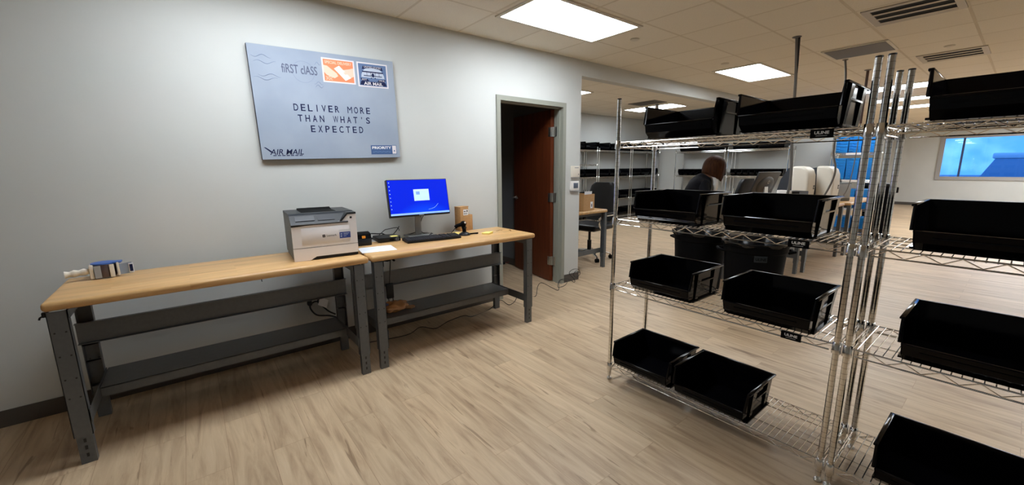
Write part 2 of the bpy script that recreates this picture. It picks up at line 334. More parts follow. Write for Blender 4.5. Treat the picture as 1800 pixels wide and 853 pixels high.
# ------------------------------------------------------------------ ceiling fittings
def ceiling_light(x0, x1, y0, y1, label):
    t = thing('ceiling_light', label, 'ceiling light', ((x0+x1)/2, (y0+y1)/2, CEIL), 0, 'recessed ceiling light panels')
    a, b = (x1-x0)/2, (y1-y0)/2; m = MB()
    for q in ((-a-.02, -a+.012, -b-.02, b+.02), (a-.012, a+.02, -b-.02, b+.02), (-a+.012, a-.012, -b-.02, -b+.012), (-a+.012, a-.012, b-.012, b+.02)): m.box(*q, -.012, -.0005)
    m.build('frame', M['trimw'], t, smooth=False)
    MB().box(-a+.012, a-.012, -b+.012, b-.012, -.007, -.001).build('diffuser', M['diff'], t, smooth=False)
ceiling_light(.555, 1.122, 2.20, 3.372, 'large bright rectangular ceiling light panel nearest the left wall, above the door')
ceiling_light(.662, 1.231, 5.737, 6.84, 'bright ceiling light panel farther back, just left of the hanging straight conduit')
ceiling_light(4.6, 5.17, 2.2, 3.37, 'added fill light panel over the aisle outside the picture, to the right')  # unseen panel, added as room-side fill for the bench and printer fronts
ceiling_light(1.31, 2.49, 9.13, 9.70, 'bright ceiling light panel behind the shelf posts, nearest of the three far rows')
ceiling_light(1.31, 2.49, 10.93, 11.45, 'thin bright ceiling light strip behind the shelf posts, middle of three far rows')
ceiling_light(1.31, 2.49, 12.5, 13.1, 'thin bright ceiling light strip behind the shelf posts, farthest of three rows')
ceiling_light(-2.37, -1.20, 7.87, 8.48, 'bright ceiling light in the back bay beneath the header, beside a dark vent')
ceiling_light(-2.5, -1.32, 5.10, 5.58, 'small sliver of ceiling light peeking past the wall corner')
ceiling_light(.555, 1.122, .0, 1.17, 'ceiling light panel above the foreground bench, just out of the picture')
ceiling_light(4.2, 5.37, 9.13, 9.70, 'added fill light panel outside the picture at the far right, row one')  # all six far right rows are unseen, added to brighten the far area
ceiling_light(4.2, 5.37, 10.93, 11.50, 'added fill light panel outside the picture at the far right, row two')
ceiling_light(4.2, 5.37, 12.50, 13.07, 'added fill light panel outside the picture at the far right, row three')
ceiling_light(4.2, 5.37, 14.50, 15.07, 'added fill light panel outside the picture at the far right, row four')
ceiling_light(4.2, 5.37, 16.30, 16.87, 'added fill light panel outside the picture at the far right, row five')
ceiling_light(4.2, 5.37, 18.10, 18.67, 'added fill light panel outside the picture at the far right, row six')
for y_, n_ in ((14.5, 'third'), (16.3, 'second'), (18.1, 'first')): ceiling_light(2.95, 4.05, y_, y_+.57, 'added fill light panel hidden behind the top right bin, row %s from the far window' % n_)  # added fill, kept out of sight, to brighten the far wall
def air_vent(x0, x1, y0, y1, n, label, mt='vent'):
    t = thing('air_vent', label, 'air vent', ((x0+x1)/2, (y0+y1)/2, CEIL), 0, 'ceiling air vents')
    a, b = (x1-x0)/2, (y1-y0)/2
    MB().box(-a, a, -b, b, -.004, -.0005).build('backing', M['dark'], t, smooth=False)
    m = MB()
    for q in ((-a-.03, -a+.02, -b-.03, b+.03), (a-.02, a+.03, -b-.03, b+.03), (-a+.02, a-.02, -b-.03, -b+.02), (-a+.02, a-.02, b-.02, b+.03)): m.box(*q, -.010, -.0005)
    m.build('frame', M[mt], t, smooth=False)
    for i in range(n):
        y = -b+.02+(2*b-.04)*(i+.75)/n
        MB().hexa([(-a+.02, y-.022, -.013), (a-.02, y-.022, -.013), (a-.02, y+.008, -.016), (-a+.02, y+.008, -.016), (-a+.02, y-.022, -.011), (a-.02, y-.022, -.011), (a-.02, y+.008, -.014), (-a+.02, y+.008, -.014)]).build('louver', M[mt], t, smooth=False)
air_vent(2.46, 2.97, 4.6, 5.1, 3, 'white louvered ceiling vent nearest the viewer, at the top right')
air_vent(2.50, 3.0, 6.95, 7.42, 3, 'white louvered ceiling vent above the right-hand shelf, farther back')
air_vent(-1.75, -1.2, 7.25, 7.62, 4, 'dark ceiling vent next to the light in the back bay', 'grille')
t = thing('return_grille', 'flat gray rectangular return air panel in the ceiling left of the two vents', 'air grille', (2.13, 6.03, CEIL))
MB().box(-.285, .285, -.27, .27, -.012, -.0005, bev=.003).build('frame', M['trimw'], t)
MB().box(-.26, .26, -.245, .245, -.016, -.011).build('grille_face', M['grille'], t, smooth=False)
for (x, y, lb) in ((.862, 3.67, 'round white sprinkler cap beside the nearest light panel'), (2.77, 6.62, 'round white sprinkler cap near the farther louvered vent'), (.95, 5.42, 'round white sprinkler cap in front of the second light panel')):
    o = MB().lathe([(.046, -.001), (.046, -.005), (.04, -.011), (.015, -.014)], 20).build('sprinkler_cap', M['trimw']); o.location = (x, y, CEIL); tag(o, lb, 'sprinkler cap', 'ceiling sprinkler caps')
# conduits dropping from the ceiling
t = thing('ceiling_drop', 'straight gray conduit dropping from the ceiling behind the top black bins', 'conduit', (1.874, 4.909, 0))
MB().tube(bez([(0, 0, CEIL-.012), (.03, 0, 2.3), (.05, 0, 1.8), (.085, 0, 1.3), (.03, .02, .95), (-.04, .03, .862)], 8), .014, 10).build('conduit', M['conduit'], t)
MB().lathe([(.04, CEIL-.0005), (.04, CEIL-.006), (.016, CEIL-.014)], 16).build('ceiling_plate', M['conduit'], t)
MB().tube([(.022, 0, CEIL-.012), (.03, .0, 2.45), (.033, .0, 2.2)], .010, 8).build('wire', M['lead'], t)
t = thing('ceiling_drop', 'curving gray cord hanging from the ceiling beside the two cream printers', 'cord', (1.918, 6.425, 0))
MB().tube(bez([(0, 0, CEIL-.012), (.025, .0, 2.5), (.03, 0, 2.3), (.0, .05, 1.9), (-.02, .1, 1.6), (.02, .12, 1.35), (-.07, .16, 1.05), (-.20, .2, .864)], 8), .012, 10).build('cord', M['conduit'], t)
MB().lathe([(.03, CEIL-.0005), (.03, CEIL-.006), (.014, CEIL-.014)], 16).build('ceiling_plate', M['conduit'], t)
t = thing('ceiling_drop', 'short brown conduit hanging behind the tall shelf posts, farthest of the drops', 'conduit', (1.953, 7.362, 0))
MB().tube([(0, 0, CEIL-.012), (0, 0, 2.0)], .016, 10).build('conduit', mat('brown_conduit', (.07, .035, .03), .5), t)
MB().tube(bez([(0, 0, 2.0), (.0, 0, 1.6), (-.05, .04, 1.1), (-.19, .10, .864)], 6), .006, 8).build('cord', M['conduit'], t)
MB().lathe([(.04, CEIL-.0005), (.04, CEIL-.006), (.016, CEIL-.014)], 16).build('ceiling_plate', M['conduit'], t)
# ------------------------------------------------------------------ workbenches (local: x from the wall out, y along the wall)
TOP = .852
def workbench(label, loc, D=.587, L=1.524, wood='wood', rz=0, shelf_d=.30):
    t = thing('workbench', label, 'workbench', loc, rz, 'wood topped workbenches')
    m = MB().box(0, D, 0, L, TOP-.045, TOP, bev=.018, seg=4); m.build('bench_top', M[wood], t)
    for front in (0, 1):
        for (a, b) in ((.012, .082), (L-.107, L-.037)):
            if front: x1 = D-.004; x0 = x1-.045; fx = x1+.0006
            else: x0 = .03; x1 = x0+.045; fx = x1+.0006
            lg = MB()
            fs = x1 if front else x0; sg = -1 if front else 1
            lg.box(min(fs, fs+sg*.003), max(fs, fs+sg*.003), a, b, .15, TOP-.046)
            lg.box(x0, x1, a, a+.003, .15, TOP-.046).box(x0, x1, b-.003, b, .15, TOP-.046)
            for z in (.70, .58, .46, .36):
                for y in (a+.016, b-.016):
                    lg.lathe([(.0042, 0), (.0042, .0014)], 8, X=axes((x1+.0002 if front else x0+.0035, y, z), (0, 1, 0), (0, 0, 1)), mi=1)
                    if not front: lg.box(x0+.036, x0+.042, a-.0012, b+.0012, z-.004, z+.004, mi=2)
            lo = lg.build('leg', [M['gray'], M['rivet'], M['bolt']], t, smooth=False)
            ft = MB(); a2, b2 = a+.006, b-.006
            ft.box(x0+.004, x1-.0035 if front else x1-.004, a2, b2, 0, .20)
            if front:
                for z in (.035, .075, .115): ft.box(x1-.0034, x1-.0028, (a2+b2)/2-.005, (a2+b2)/2+.005, z, z+.020, mi=1)
            ft.build('foot', [M['gray'], M['rivet']], lo, smooth=False)
    for (a, b) in ((.085, .088), (L-.113, L-.110)):
        MB().box(.03, D-.004, a, b, .215, .285).build('side_bracket', M['gray'], t, smooth=False); MB().box(.03, D-.004, a, b, .765, TOP-.046).build('top_bracket', M['gray'], t, smooth=False)
    MB().box(.02, .02+shelf_d, .092, L-.117, .272, .277).box(.017+shelf_d, .02+shelf_d, .092, L-.117, .222, .2775).box(.02, .023, .092, L-.117, .222, .277).build('lower_shelf', M['gray'], t, smooth=False)
    MB().box(.078, .081, .004, L-.03, .475, .60).box(.081, .105, .004, L-.03, .597, .60).box(.081, .105, .004, L-.03, .475, .478).build('rear_stringer', M['gray'], t, smooth=False)
    return t
BX = .150
workbench('wood topped workbench in the foreground, with the laser printer and tape dispenser on it', (BX, -.6063, 0))
workbench('wood topped workbench by the open door, with the blue-screen monitor on it', (BX, .9293+.004, 0))
clip = MB().box(-.012, .012, -.018, .004, -.012, .012, bev=.003).tube([(0, -.016, -.006), (0, -.026, -.012), (0, -.03, -.022)], .004, 6)
o = clip.build('bench_clip', M['black']); o.location = (BX+.565, -.590, TOP-.058); tag(o, 'tiny black clip under the near left corner of the foreground workbench top', 'clip')

# ------------------------------------------------------------------ wall canvas
CW, CH = 1.046, .788
CP = thing('canvas_print', 'large blue-gray canvas print of an air mail envelope hung on the wall', 'wall art', (.0015, .958, 1.929))
CP.rotation_euler = (R(1.35), 0, 0)
cv = mat('canvas_face', (.36, .44, .56), .8, spec=.2); noise_var(cv, (.265, .31, .39), (.315, .36, .435), (1, 2, 2), 1.6, 3)
MB().box(0, .034, -CW/2, CW/2, -CH/2, CH/2, bev=.002).build('canvas_side', mat('canvas_edge', (.03, .035, .05), .8), CP)
MB().box(.0335, .0352, -CW/2+.001, CW/2-.001, -CH/2+.001, CH/2-.001).build('canvas_face', cv, CP, smooth=False)
FXc = .0354
def CX(u, v): return axes((FXc, -CW/2+u, CH/2-v), (0, 1, 0), (0, 0, 1))     # u from the left edge, v down from the top edge
m = MB()
for txt, u_, v_, w_ in (('DELIVER MORE', .238, .435, .572), ("THAN WHAT'S", .258, .512, .545), ('EXPECTED', .338, .588, .402)):
    pitch = (w_+.014)/len(txt)
    m = MB()
    for k_, ch in enumerate(txt):
        if ch == ' ': continue
        gw = {'I': .007, "'": .006, 'M': .036, 'W': .039}.get(ch, .0315)
        gh = .016 if ch == "'" else .050
        m.text(ch, CX(u_+pitch*(k_+.5)-gw/2, v_-(.034 if ch == "'" else 0)), width=gw, height=gh, bold=0 if ch in 'MW' else .013)
    m.build('slogan_line', M['navy'], CP, smooth=False)
m = MB().text('fiRST clASS', CX(.200, .172), width=.240, height=.062, spacing=1.0, bold=.009)
m.build('postmark_words', M['text_gray'], CP, smooth=False)
m = MB()
pm = mat('postmark_ink', (.20, .25, .36), .8)
for (u0, u1, v, ph) in ((.02, .14, .075, 0), (.03, .17, .115, .5), (.05, .19, .20, 0), (.02, .17, .225, .6), (.425, .472, .085, .2), (.41, .474, .225, .1), (.415, .476, .248, .3)):
    pts = [(FXc+.0003, -CW/2+u0+(u1-u0)*i/14, CH/2-(v+.010*math.sin(6.28*(i/14*1.3+ph)))) for i in range(15)]
    MB().tube(pts, [.0008+.0012*math.sin(math.pi*i/14) for i in range(15)], 4).build('postmark_wave', pm, CP)
m.tube([(FXc+.0003, -CW/2+.345+.075*math.cos(a*math.pi/16), CH/2-.155+.075*math.sin(a*math.pi/16)) for a in range(32)], .0009, 4, closed=True)
m.build('postmark_circle', pm, CP)
def stamp(name, u0, u1, v0, v1, col, teeth):
    m = MB(); m.box(FXc, FXc+.0006, -CW/2+u0, -CW/2+u1, CH/2-v1, CH/2-v0)
    m.box(FXc+.0004, FXc+.0010, -CW/2+u0+.011, -CW/2+u1-.011, CH/2-v1+.010, CH/2-v0-.010, mi=1); return m
def poly(m, pts, u0, v0, su, sv, mi, d):      # flat printed shape in stamp coordinates 0..1
    vs = [(FXc+d, -CW/2+u0+su*a, CH/2-(v0+sv*b)) for a, b in pts]; m.add(vs, [tuple(range(len(vs)))], mi)
white_s = mat('stamp_paper', (.66, .62, .64), .8); org = mat('stamp_orange', (.80, .22, .10), .8); pale = mat('stamp_pale', (.82, .52, .40), .8); cream_s = mat('stamp_letter', (.74, .68, .62), .8)
u0, u1, v0, v1 = .478, .722, .035, .212
m = stamp('s', u0, u1, v0, v1, org, 0); a, b, su, sv = u0+.011, v0+.01, u1-u0-.022, v1-v0-.02
poly(m, [(0, .28), (.12, .30), (.26, .45), (.42, .62), (.46, .74), (.34, .85), (.20, .80), (.08, .72), (0, .60)], a, b, su, sv, 2, .0012)
poly(m, [(1, .30), (.86, .36), (.66, .42), (.60, .58), (.74, .70), (.88, .78), (1, .70)], a, b, su, sv, 2, .0012)
poly(m, [(.34, .40), (.52, .24), (.90, .78), (.70, .93)], a, b, su, sv, 3, .0014)
poly(m, [(.64, .54), (.80, .50), (.86, .60), (.70, .64)], a, b, su, sv, 2, .0016)
m.text('SPECIAL DELIVERY', CX(u0+.022, v0+.040), width=.200, height=.020, mi=2, bold=.01, depth=.0014)
m.text('30c', CX(u0+.02, v1-.018), width=.05, height=.026, mi=2, depth=.0014)
m.build('orange_stamp', [white_s, org, pale, cream_s], CP, smooth=False)['label'] = 'orange stamp with two hands passing a letter'
u0, u1, v0, v1 = .742, .992, .035, .222
m = stamp('s', u0, u1, v0, v1, 0, 0); a, b, su, sv = u0+.011, v0+.01, u1-u0-.022, v1-v0-.02
arc = [(.5+.42*math.cos(t*math.pi/12), .62-.52*math.sin(t*math.pi/12)) for t in range(13)]
poly(m, arc, a, b, su, sv, 2, .0012)
poly(m, [(.16, .10), (.84, .10), (.88, .26), (.72, .20), (.5, .17), (.28, .20), (.12, .26)], a, b, su, sv, 3, .0016)
for (p, q, r_, s_) in ((.12, .88, .33, .385), (.17, .83, .52, .555)): poly(m, [(p, r_), (q, r_), (q, s_), (p, s_)], a, b, su, sv, 3, .0018)
poly(m, [(.5+.05*math.cos(t*.6283), .5+.10*math.sin(t*.6283)) for t in range(10)], a, b, su, sv, 3, .002)
for x in (.28, .42, .58, .72): poly(m, [(x, .385), (x+.012, .385), (x+.012, .52), (x, .52)], a, b, su, sv, 3, .0017)
for x in (.42, .56): poly(m, [(x, .60), (x+.03, .60), (x+.03, .66), (x, .66)], a, b, su, sv, 3, .0017)
poly(m, [(.04, .66), (.30, .70), (.36, .78), (.10, .80)], a, b, su, sv, 3, .0018); poly(m, [(.96, .66), (.70, .70), (.64, .78), (.90, .80)], a, b, su, sv, 3, .0018)
poly(m, [(.06, .80), (.94, .80), (.98, .97), (.02, .97)], a, b, su, sv, 3, .0018)
m.text('UNITED STATES', CX(u0+.055, v0+.040), width=.14, height=.013, mi=0, depth=.0022)
m.text('EST', CX(u0+.034, v1-.050), width=.038, height=.013, mi=0, depth=.0022)
m.text('1918', CX(u1-.075, v1-.050), width=.042, height=.013, mi=0, depth=.0022)
m.text('AIR MAIL', CX(u0+.046, v1-.016), width=.156, height=.024, mi=0, depth=.0022, bold=.02)
m.build('navy_stamp', [white_s, mat('stamp_blue', (.10, .16, .30), .8), mat('stamp_sky', (.45, .50, .60), .8), M['navy']], CP, smooth=False)['label'] = 'navy stamp with a biplane'
m = MB().text('AIR MAIL', CX(.052, .754), width=.225, height=.040, shear=.25, bold=.010)
poly(m, [(0, 0), (.05, .02), (.22, .62), (.18, .75)], .018, .700, .25, .055, 0, .0006)
for i in range(7): poly(m, [(0, 0), (1, 0), (.94, 1), (-.06, 1)], .072+i*.029, .757, .022, .006, 0, .0006)
m.build('air_mail_logo', M['navy'], CP, smooth=False)
m = MB().box(FXc, FXc+.0006, -CW/2+.795, -CW/2+1.018, -CH/2+.028, -CH/2+.103).box(FXc+.0004, FXc+.001, -CW/2+.980, -CW/2+1.014, -CH/2+.032, -CH/2+.099, mi=1)
m.text('PRIORITY', CX(.806, CH-.072), width=.165, height=.022, mi=2, bold=.025, depth=.0012)
for i in range(9): m.box(FXc+.0004, FXc+.0008, -CW/2+.812+i*.017, -CW/2+.824+i*.017, -CH/2+.045+.003*(i % 2), -CH/2+.050+.003*(i % 2), mi=3)
m.box(FXc+.0008, FXc+.0014, -CW/2+.992, -CW/2+1.002, -CH/2+.05, -CH/2+.062, mi=0)
m.build('priority_sticker', [mat('sticker_blue', (.045, .10, .24), .7), white_s, M['text_white'], mat('sticker_text', (.13, .22, .40), .7)], CP, smooth=False)['label'] = 'navy sticker reading PRIORITY'

# thermostats at the wall corner
t = thing('wall_sensor', 'cream wall sensor box, upper of the two beside the wall corner', 'thermostat', (0, 3.755, 1.39))
MB().box(.001, .030, -.072, .072, -.068, .070, bev=.008, seg=3).build('housing', M['cream'], t)
MB().box(.0295, .031, -.026, .042, .044, .054).build('slot', M['ltgray'], t); MB().lathe([(.006, 0), (.005, .003)], 10, X=axes((.030, .044, -.03), (0, 1, 0), (0, 0, 1))).build('knob', M['black'], t)
MB().box(.004, .032, -.066, .07, -.075, -.066, bev=.003).build('base_lip', M['ltgray'], t)
t = thing('thermostat', 'white thermostat with gray screen, lower of the two beside the wall corner', 'thermostat', (0, 3.745, 1.218))
MB().box(.001, .027, -.078, .074, -.058, .058, bev=.009, seg=3).build('housing', M['white'], t)
MB().box(.0268, .0285, -.03, .052, -.028, .036, bev=.0005).build('screen', mat('lcd_gray', (.10, .12, .17), .3), t)
MB().box(.004, .028, -.074, .07, -.066, -.057, bev=.003).build('base_lip', M['ltgray'], t)
# ------------------------------------------------------------------ things on the two benches (world z of the tops = TOP)
# laser printer: local front at +x
t = thing('laser_printer', 'white laser printer with dark top on the foreground workbench', 'printer', (.385, .705, TOP+.0005), R(-4))
W2, DF, DB = .203, .205, -.215
b = MB()
side = [(DB, .012), (DB+.01, .004), (DF-.01, .004), (DF, .012), (DF, .235), (DF-.012, .262), (DF-.09, .300), (DB, .300)]
b.prism([(p[0], p[1]) for p in [(DB, .02), (DF-.015, .02), (DF-.015, .235), (DF-.10, .288), (DB, .288)]], -W2, W2, 'y', mi=1)
# gray left cheek with foot cut-out, white right cheek and front
b.build('body', [M['prn'], M['prnside']], t, smooth=False)
fr = MB()
fr.prism([(-W2, .088), (W2, .088), (W2, .292), (W2-.055, .292), (W2-.10, .250), (-W2+.0, .228)], DF-.016, DF, 'x')
fr.prism([(DF-.10, .088), (DF-.016, .088), (DF-.016, .292), (DF-.10, .292)], W2-.004, W2+.001, 'y')
fr.build('front_cover', M['prn'], t, smooth=False)
MB().box(DF, DF+.0012, -W2+.055, W2-.05, .105, .218, bev=.0005).build('feed_door', M['prn'], t)
tr = MB().prism([(-W2, 0), (-W2+.095, 0), (-W2+.135, .022), (W2, .022), (W2, .084), (-W2, .084)], DF-.02, DF, 'x').box(DB+.01, DF-.02, -W2+.006, W2-.006, .022, .084)
tr.build('paper_tray', M['prn'], t, smooth=False)
MB().box(DB+.02, DF-.025, -W2+.004, W2-.004, 0, .021).box(DF-.03, DF-.006, -W2+.10, W2-.002, .003, .021).build('base', M['black'], t, smooth=False)
tp = MB(); tp.prism([(DB, .289), (DF-.095, .289), (DF+.002, .236), (DF+.006, .243), (DF-.06, .298), (DF-.09, .308), (DB, .308)], -W2-.001, W2-.055, 'y')
tp.box(DB, DF-.095, W2-.056, W2+.001, .289, .308)
tp.prism([(W2-.056, .292), (W2, .292), (W2, .305), (W2-.056, .305), (W2-.11, .25), (W2-.10, .243)], DF-.10, DF+.003, 'x')
tp.build('top_cover', M['prndark'], t, smooth=False)
s = MB().box(DB+.04, DF-.13, -.12, .10, .3085, .3095).prism([(DB+.04, .309), (DB+.13, .309), (DB+.06, .322)], -.12, .10, 'y').build('output_tray', M['rubber'], t)
XP = axes((DF-.083, -W2+.045, .2975), (0, 1, 0), (-.078, 0, .048))
sl = Vector((.066, 0, -.055)).normalized()
XP = axes((DF-.024, -W2+.03, .2705), (0, 1, 0), tuple(-sl))
MB().box(0, .115, -.012, .032, .0005, .003, X=XP).build('touch_screen', mat('panel_screen', (.055, .058, .066), .3, spec=.25), t)
MB().box(.135, .24, -.014, .034, .0005, .002, X=XP).build('control_panel', mat('panel_dark', (.020, .022, .030), .35, spec=.25), t)
PX = lambda y, z: axes((DF+.0013, y, z), (0, 1, 0), (0, 0, 1))
lg = MB().text('Lexmark', PX(.005, .150), width=.062, height=.013, mi=0, depth=.0005)
lg.box(DF+.0012, DF+.0017, -.022, -.005, .147, .165, mi=0).box(DF+.0016, DF+.002, -.016, -.011, .153, .159, mi=1)
lg.build('logo', [M['black'], M['text_white']], t, smooth=False)
st = MB().box(DF+.0012, DF+.0017, .083, .160, .128, .190, mi=1).box(DF+.0015, DF+.002, .086, .157, .130, .172, mi=0)
for i, (y, z, w_, h_) in enumerate(((.112, .160, .038, .005), (.112, .152, .030, .004), (.112, .141, .018, .004), (.092, .138, .010, .012), (.092, .155, .012, .009))): st.box(DF+.0019, DF+.0023, y, y+w_, z, z+h_, mi=2)
st.build('blue_sticker', [mat('sticker_royal', (.02, .05, .28), .5), M['paper'], mat('sticker_light', (.35, .42, .62), .5)], t, smooth=False)
MB().box(DF, DF+.002, W2-.042, W2-.028, .262, .276).build('usb_port', M['black'], t)
# charger / label box with two amber tabs, behind the printer
t = thing('label_printer', 'small black device with two orange tabs right beside the white printer', 'device', (.215, 1.035, TOP+.0005), R(-6))
MB().box(-.085, .085, -.07, .07, 0, .052, bev=.008).build('base', M['black'], t)
MB().prism([(-.07, .052), (.07, .052), (.062, .086), (.03, .094), (-.03, .098), (-.07, .09)], -.07, .07, 'y').build('lid', M['rubber'], t)
for (x, y, z) in ((.066, .012, .066), (.03, -.045, .098)): MB().box(x-.006, x+.010, y-.013, y+.013, z-.010, z+.010, bev=.003).build('orange_tab', M['orange'], t)
# mini PC
t = thing('mini_computer', 'flat black mini computer lying beside the keyboard with a yellow note on top', 'computer', (.185, 1.262, TOP+.0005), R(-5))
MB().box(-.09, .09, -.092, .092, .003, .038, bev=.003).build('case', M['black'], t)
f = MB(); f.tube([(.0915, .062+.012*math.cos(i*math.pi/10), .020+.012*math.sin(i*math.pi/10)) for i in range(20)], .0012, 5, closed=True)
f.text('D', axes((.0905, .0575, .0155), (0, 1, 0), (0, 0, 1)), height=.009, depth=.0008); f.build('logo', M['ltgray'], t)
MB().box(.0902, .0908, .0, .035, .010, .03).build('port_panel', M['rubber'], t)
MB().box(.015, .07, .022, .080, .0382, .0392).build('yellow_note', M['yellow'], t)
for x in (-.07, .07):
    for y in (-.07, .07): MB().lathe([(.008, 0), (.008, .004)], 8, (x, y, 0)).build('foot', M['rubber'], t)
# monitor (local: screen faces +x)
MC = (.20, 1.575)
t = thing('computer_monitor', 'widescreen monitor with a bright blue screen on a silver stand', 'monitor', (MC[0], MC[1], TOP+.0005), R(-3))
ZB, ZT, HW = .188, .508, .277
TM = Matrix.Translation((0, 0, .348)) @ Matrix.Rotation(R(-11), 4, 'Y') @ Matrix.Translation((0, 0, -.348))
MB().box(-.045, .0, -HW, HW, ZB, ZT, bev=.004, X=TM).box(-.06, -.04, -.12, .12, ZB+.06, ZT-.08, bev=.006, X=TM).build('housing', M['black'], t)
sc_ = mat('screen_blue', (.004, .02, .5), .45, spec=.08, emit=.72); n_, l_, b_ = nodes(sc_)
tc = n_.new('ShaderNodeTexCoord'); gx = n_.new('ShaderNodeMapping'); gx.inputs['Location'].default_value = (0, -.10, -.41); gx.inputs['Scale'].default_value = (0, 3.2, 4.5); l_.new(tc.outputs['Object'], gx.inputs[0])
gr = n_.new('ShaderNodeTexGradient'); gr.gradient_type = 'SPHERICAL'; l_.new(gx.outputs[0], gr.inputs[0])
rr = ramp(sc_.node_tree, [(0, (.0, .012, .56)), (1, (.004, .10, .86))]); l_.new(gr.outputs[0], rr.inputs[0]); l_.new(rr.outputs[0], b_.inputs['Emission Color']); b_.inputs['Base Color'].default_value = (.002, .004, .02, 1)
MB().box(.0003, .0015, -HW+.006, HW-.006, ZB+.014, ZT-.006, X=TM).build('screen', sc_, t, smooth=False)
ui = mat('screen_window', (.3, .45, .9), .3, emit=.42, ecol=(.42, .58, .95)); ui2 = mat('screen_bar', (.15, .3, .8), .3, emit=.4, ecol=(.24, .42, .9)); ui3 = mat('screen_dark', (.1, .2, .5), .3, emit=.4, ecol=(.16, .30, .70))
MB().box(.0016, .0020, -.05, .092, ZB+.132, ZB+.232, X=TM).build('dialog_window', ui, t, smooth=False)
MB().box(.0021, .0024, -.028, .006, ZB+.185, ZB+.212, X=TM).build('dialog_icon', ui3, t, smooth=False)
MB().box(.0016, .0020, -HW+.006, HW-.006, ZB+.014, ZB+.030, X=TM).build('task_bar', ui2, t, smooth=False)
ic = MB()
for i in range(8): ic.box(.0016, .0020, -HW+.016, -HW+.022, ZT-.03-i*.032, ZT-.023-i*.032, X=TM)
ic.build('desktop_icons', ui, t, smooth=False)
MB().tube(bez([(.0018, .07, ZB+.05), (.0018, .13, ZB+.065), (.0018, .17, ZB+.10)], 6), [.0004]+[.0012]*11+[.0004], 4, X=TM).build('screen_streak', ui2, t)
stn = MB().box(-.075, -.055, -.027, .027, .012, .32, bev=.004).box(-.06, -.045, -.04, .04, .27, .37)
stn.build('stand_column', M['ltgray'], t); MB().box(-.135, .055, -.115, .115, 0, .012, bev=.004).build('stand_base', mat('stand_gray', (.20, .21, .21), .4, .5), t)
MB().box(.0002, .0012, -.022, .022, ZB+.004, ZB+.010, X=TM).build('brand_mark', M['ltgray'], t)
for k, pts in enumerate(([(-.06, .05, .24), (-.085, .04, .16), (-.095, .02, .09), (-.09, .05, .02), (-.06, .14, .006)], [(-.06, .10, .24), (-.09, .05, .15), (-.10, .03, .08), (-.11, .0, .03), (-.13, -.1, .006)])):
    MB().tube(bez(pts, 6), .0035, 6).build('cable', M['lead'], t)
# cable bundle behind the mini computer
t = thing('cable_bundle', 'tangled black computer cables lying between the mini computer and the monitor stand', 'cables', (.06, 1.235, TOP+.0005))
MB().tube(bez([(-.01, -.12, .006), (.0, -.03, .008), (-.01, .05, .03), (.0, .12, .02), (-.01, .17, .05), (-.01, .20, .09)], 7), .004, 6).build('cable', M['lead'], t)
MB().tube(bez([(.0, -.10, .012), (-.02, .0, .02), (.0, .06, .07), (-.01, .10, .075), (-.01, .18, .08), (-.01, .20, .05)], 7), .003, 6).build('cable', M['lead'], t)
MB().tube(bez([(0, -.10, .046), (-.01, -.05, .05), (.01, .0, .046), (-.01, .045, .04), (0, .09, .012)], 7), .005, 6).build('cable', M['lead'], t)
MB().tube(bez([(-.012, -.10, .006), (-.02, -.02, .006), (-.01, .08, .008), (.0, .2, .006)], 7), .004, 6).build('cable', M['lead'], t)
# keyboard
t = thing('keyboard', 'black full-size computer keyboard in front of the monitor', 'keyboard', (.398, 1.575, TOP+.0005), R(-6.5))
MB().hexa([(-.07, -.235, .004), (.085, -.235, .002), (.085, .235, .002), (-.07, .235, .004), (-.07, -.235, .026), (.085, -.235, .016), (.085, .235, .016), (-.07, .235, .026)]).build('case', M['black'], t, smooth=False)
kc = mat('keycaps', (.022, .022, .024), .5)
ky = MB()
for r_ in range(6):
    x = -.055+r_*.0225; zt = .0265-(x+.07)/.155*.010
    y = -.225
    while y < .22:
        wk = .0165 if not (r_ == 5 and -.12 < y < -.02) else .10
        if not (.062 < y < .075 or .132 < y < .146): ky.box(x, x+.018, y, y+wk, zt-.003, zt+.006)
        y += wk+.0028
ky.build('keys', kc, t, smooth=False)
MB().box(-.065, -.05, -.2, -.15, 0, .006).box(-.065, -.05, .15, .2, 0, .006).build('foot', M['rubber'], t)
MB().tube(bez([(-.07, .02, .018), (-.085, .03, .045), (-.098, .025, .03), (-.105, -.01, .012), (-.108, -.05, .006)], 7), .0025, 6).build('cable', M['lead'], t)
# scanner on its cradle
t = thing('barcode_scanner', 'black handheld barcode scanner standing in its cradle beside the keyboard', 'scanner', (.385, 1.91, TOP+.0005), R(8))
MB().lathe([(.052, 0), (.052, .006), (.046, .016), (.026, .026), (.018, .03)], 24).build('cradle_base', M['black'], t)
sb = MB().tube([(.0, 0, .02), (-.004, 0, .05), (-.012, 0, .085)], [.018, .017, .022], 12)
sb.ball((-.014, 0, .102), (.030, .028, .026), 14)
sb.tube([(-.014, -.0, .10), (-.045, -.045, .085), (-.055, -.062, .07)], [.02, .016, .017], 10)
sb.build('scanner_body', M['rubber'], t)
MB().ball((.010, .0, .112), (.009, .009, .010), 10).build('scan_button', M['white'], t)
MB().box(.012, .017, -.012, .012, .06, .075, bev=.001).build('trigger', M['black'], t)
MB().tube([(.02, .03, .008), (.035, .09, .008), (.04, .125, .007)], [.007, .006, .007], 8).build('lever', M['rubber'], t)
MB().tube(bez([(-.05, -.06, .07), (-.08, -.075, .03), (-.11, -.085, .008), (-.16, -.09, .005)], 7), .003, 6).build('cable', M['lead'], t)
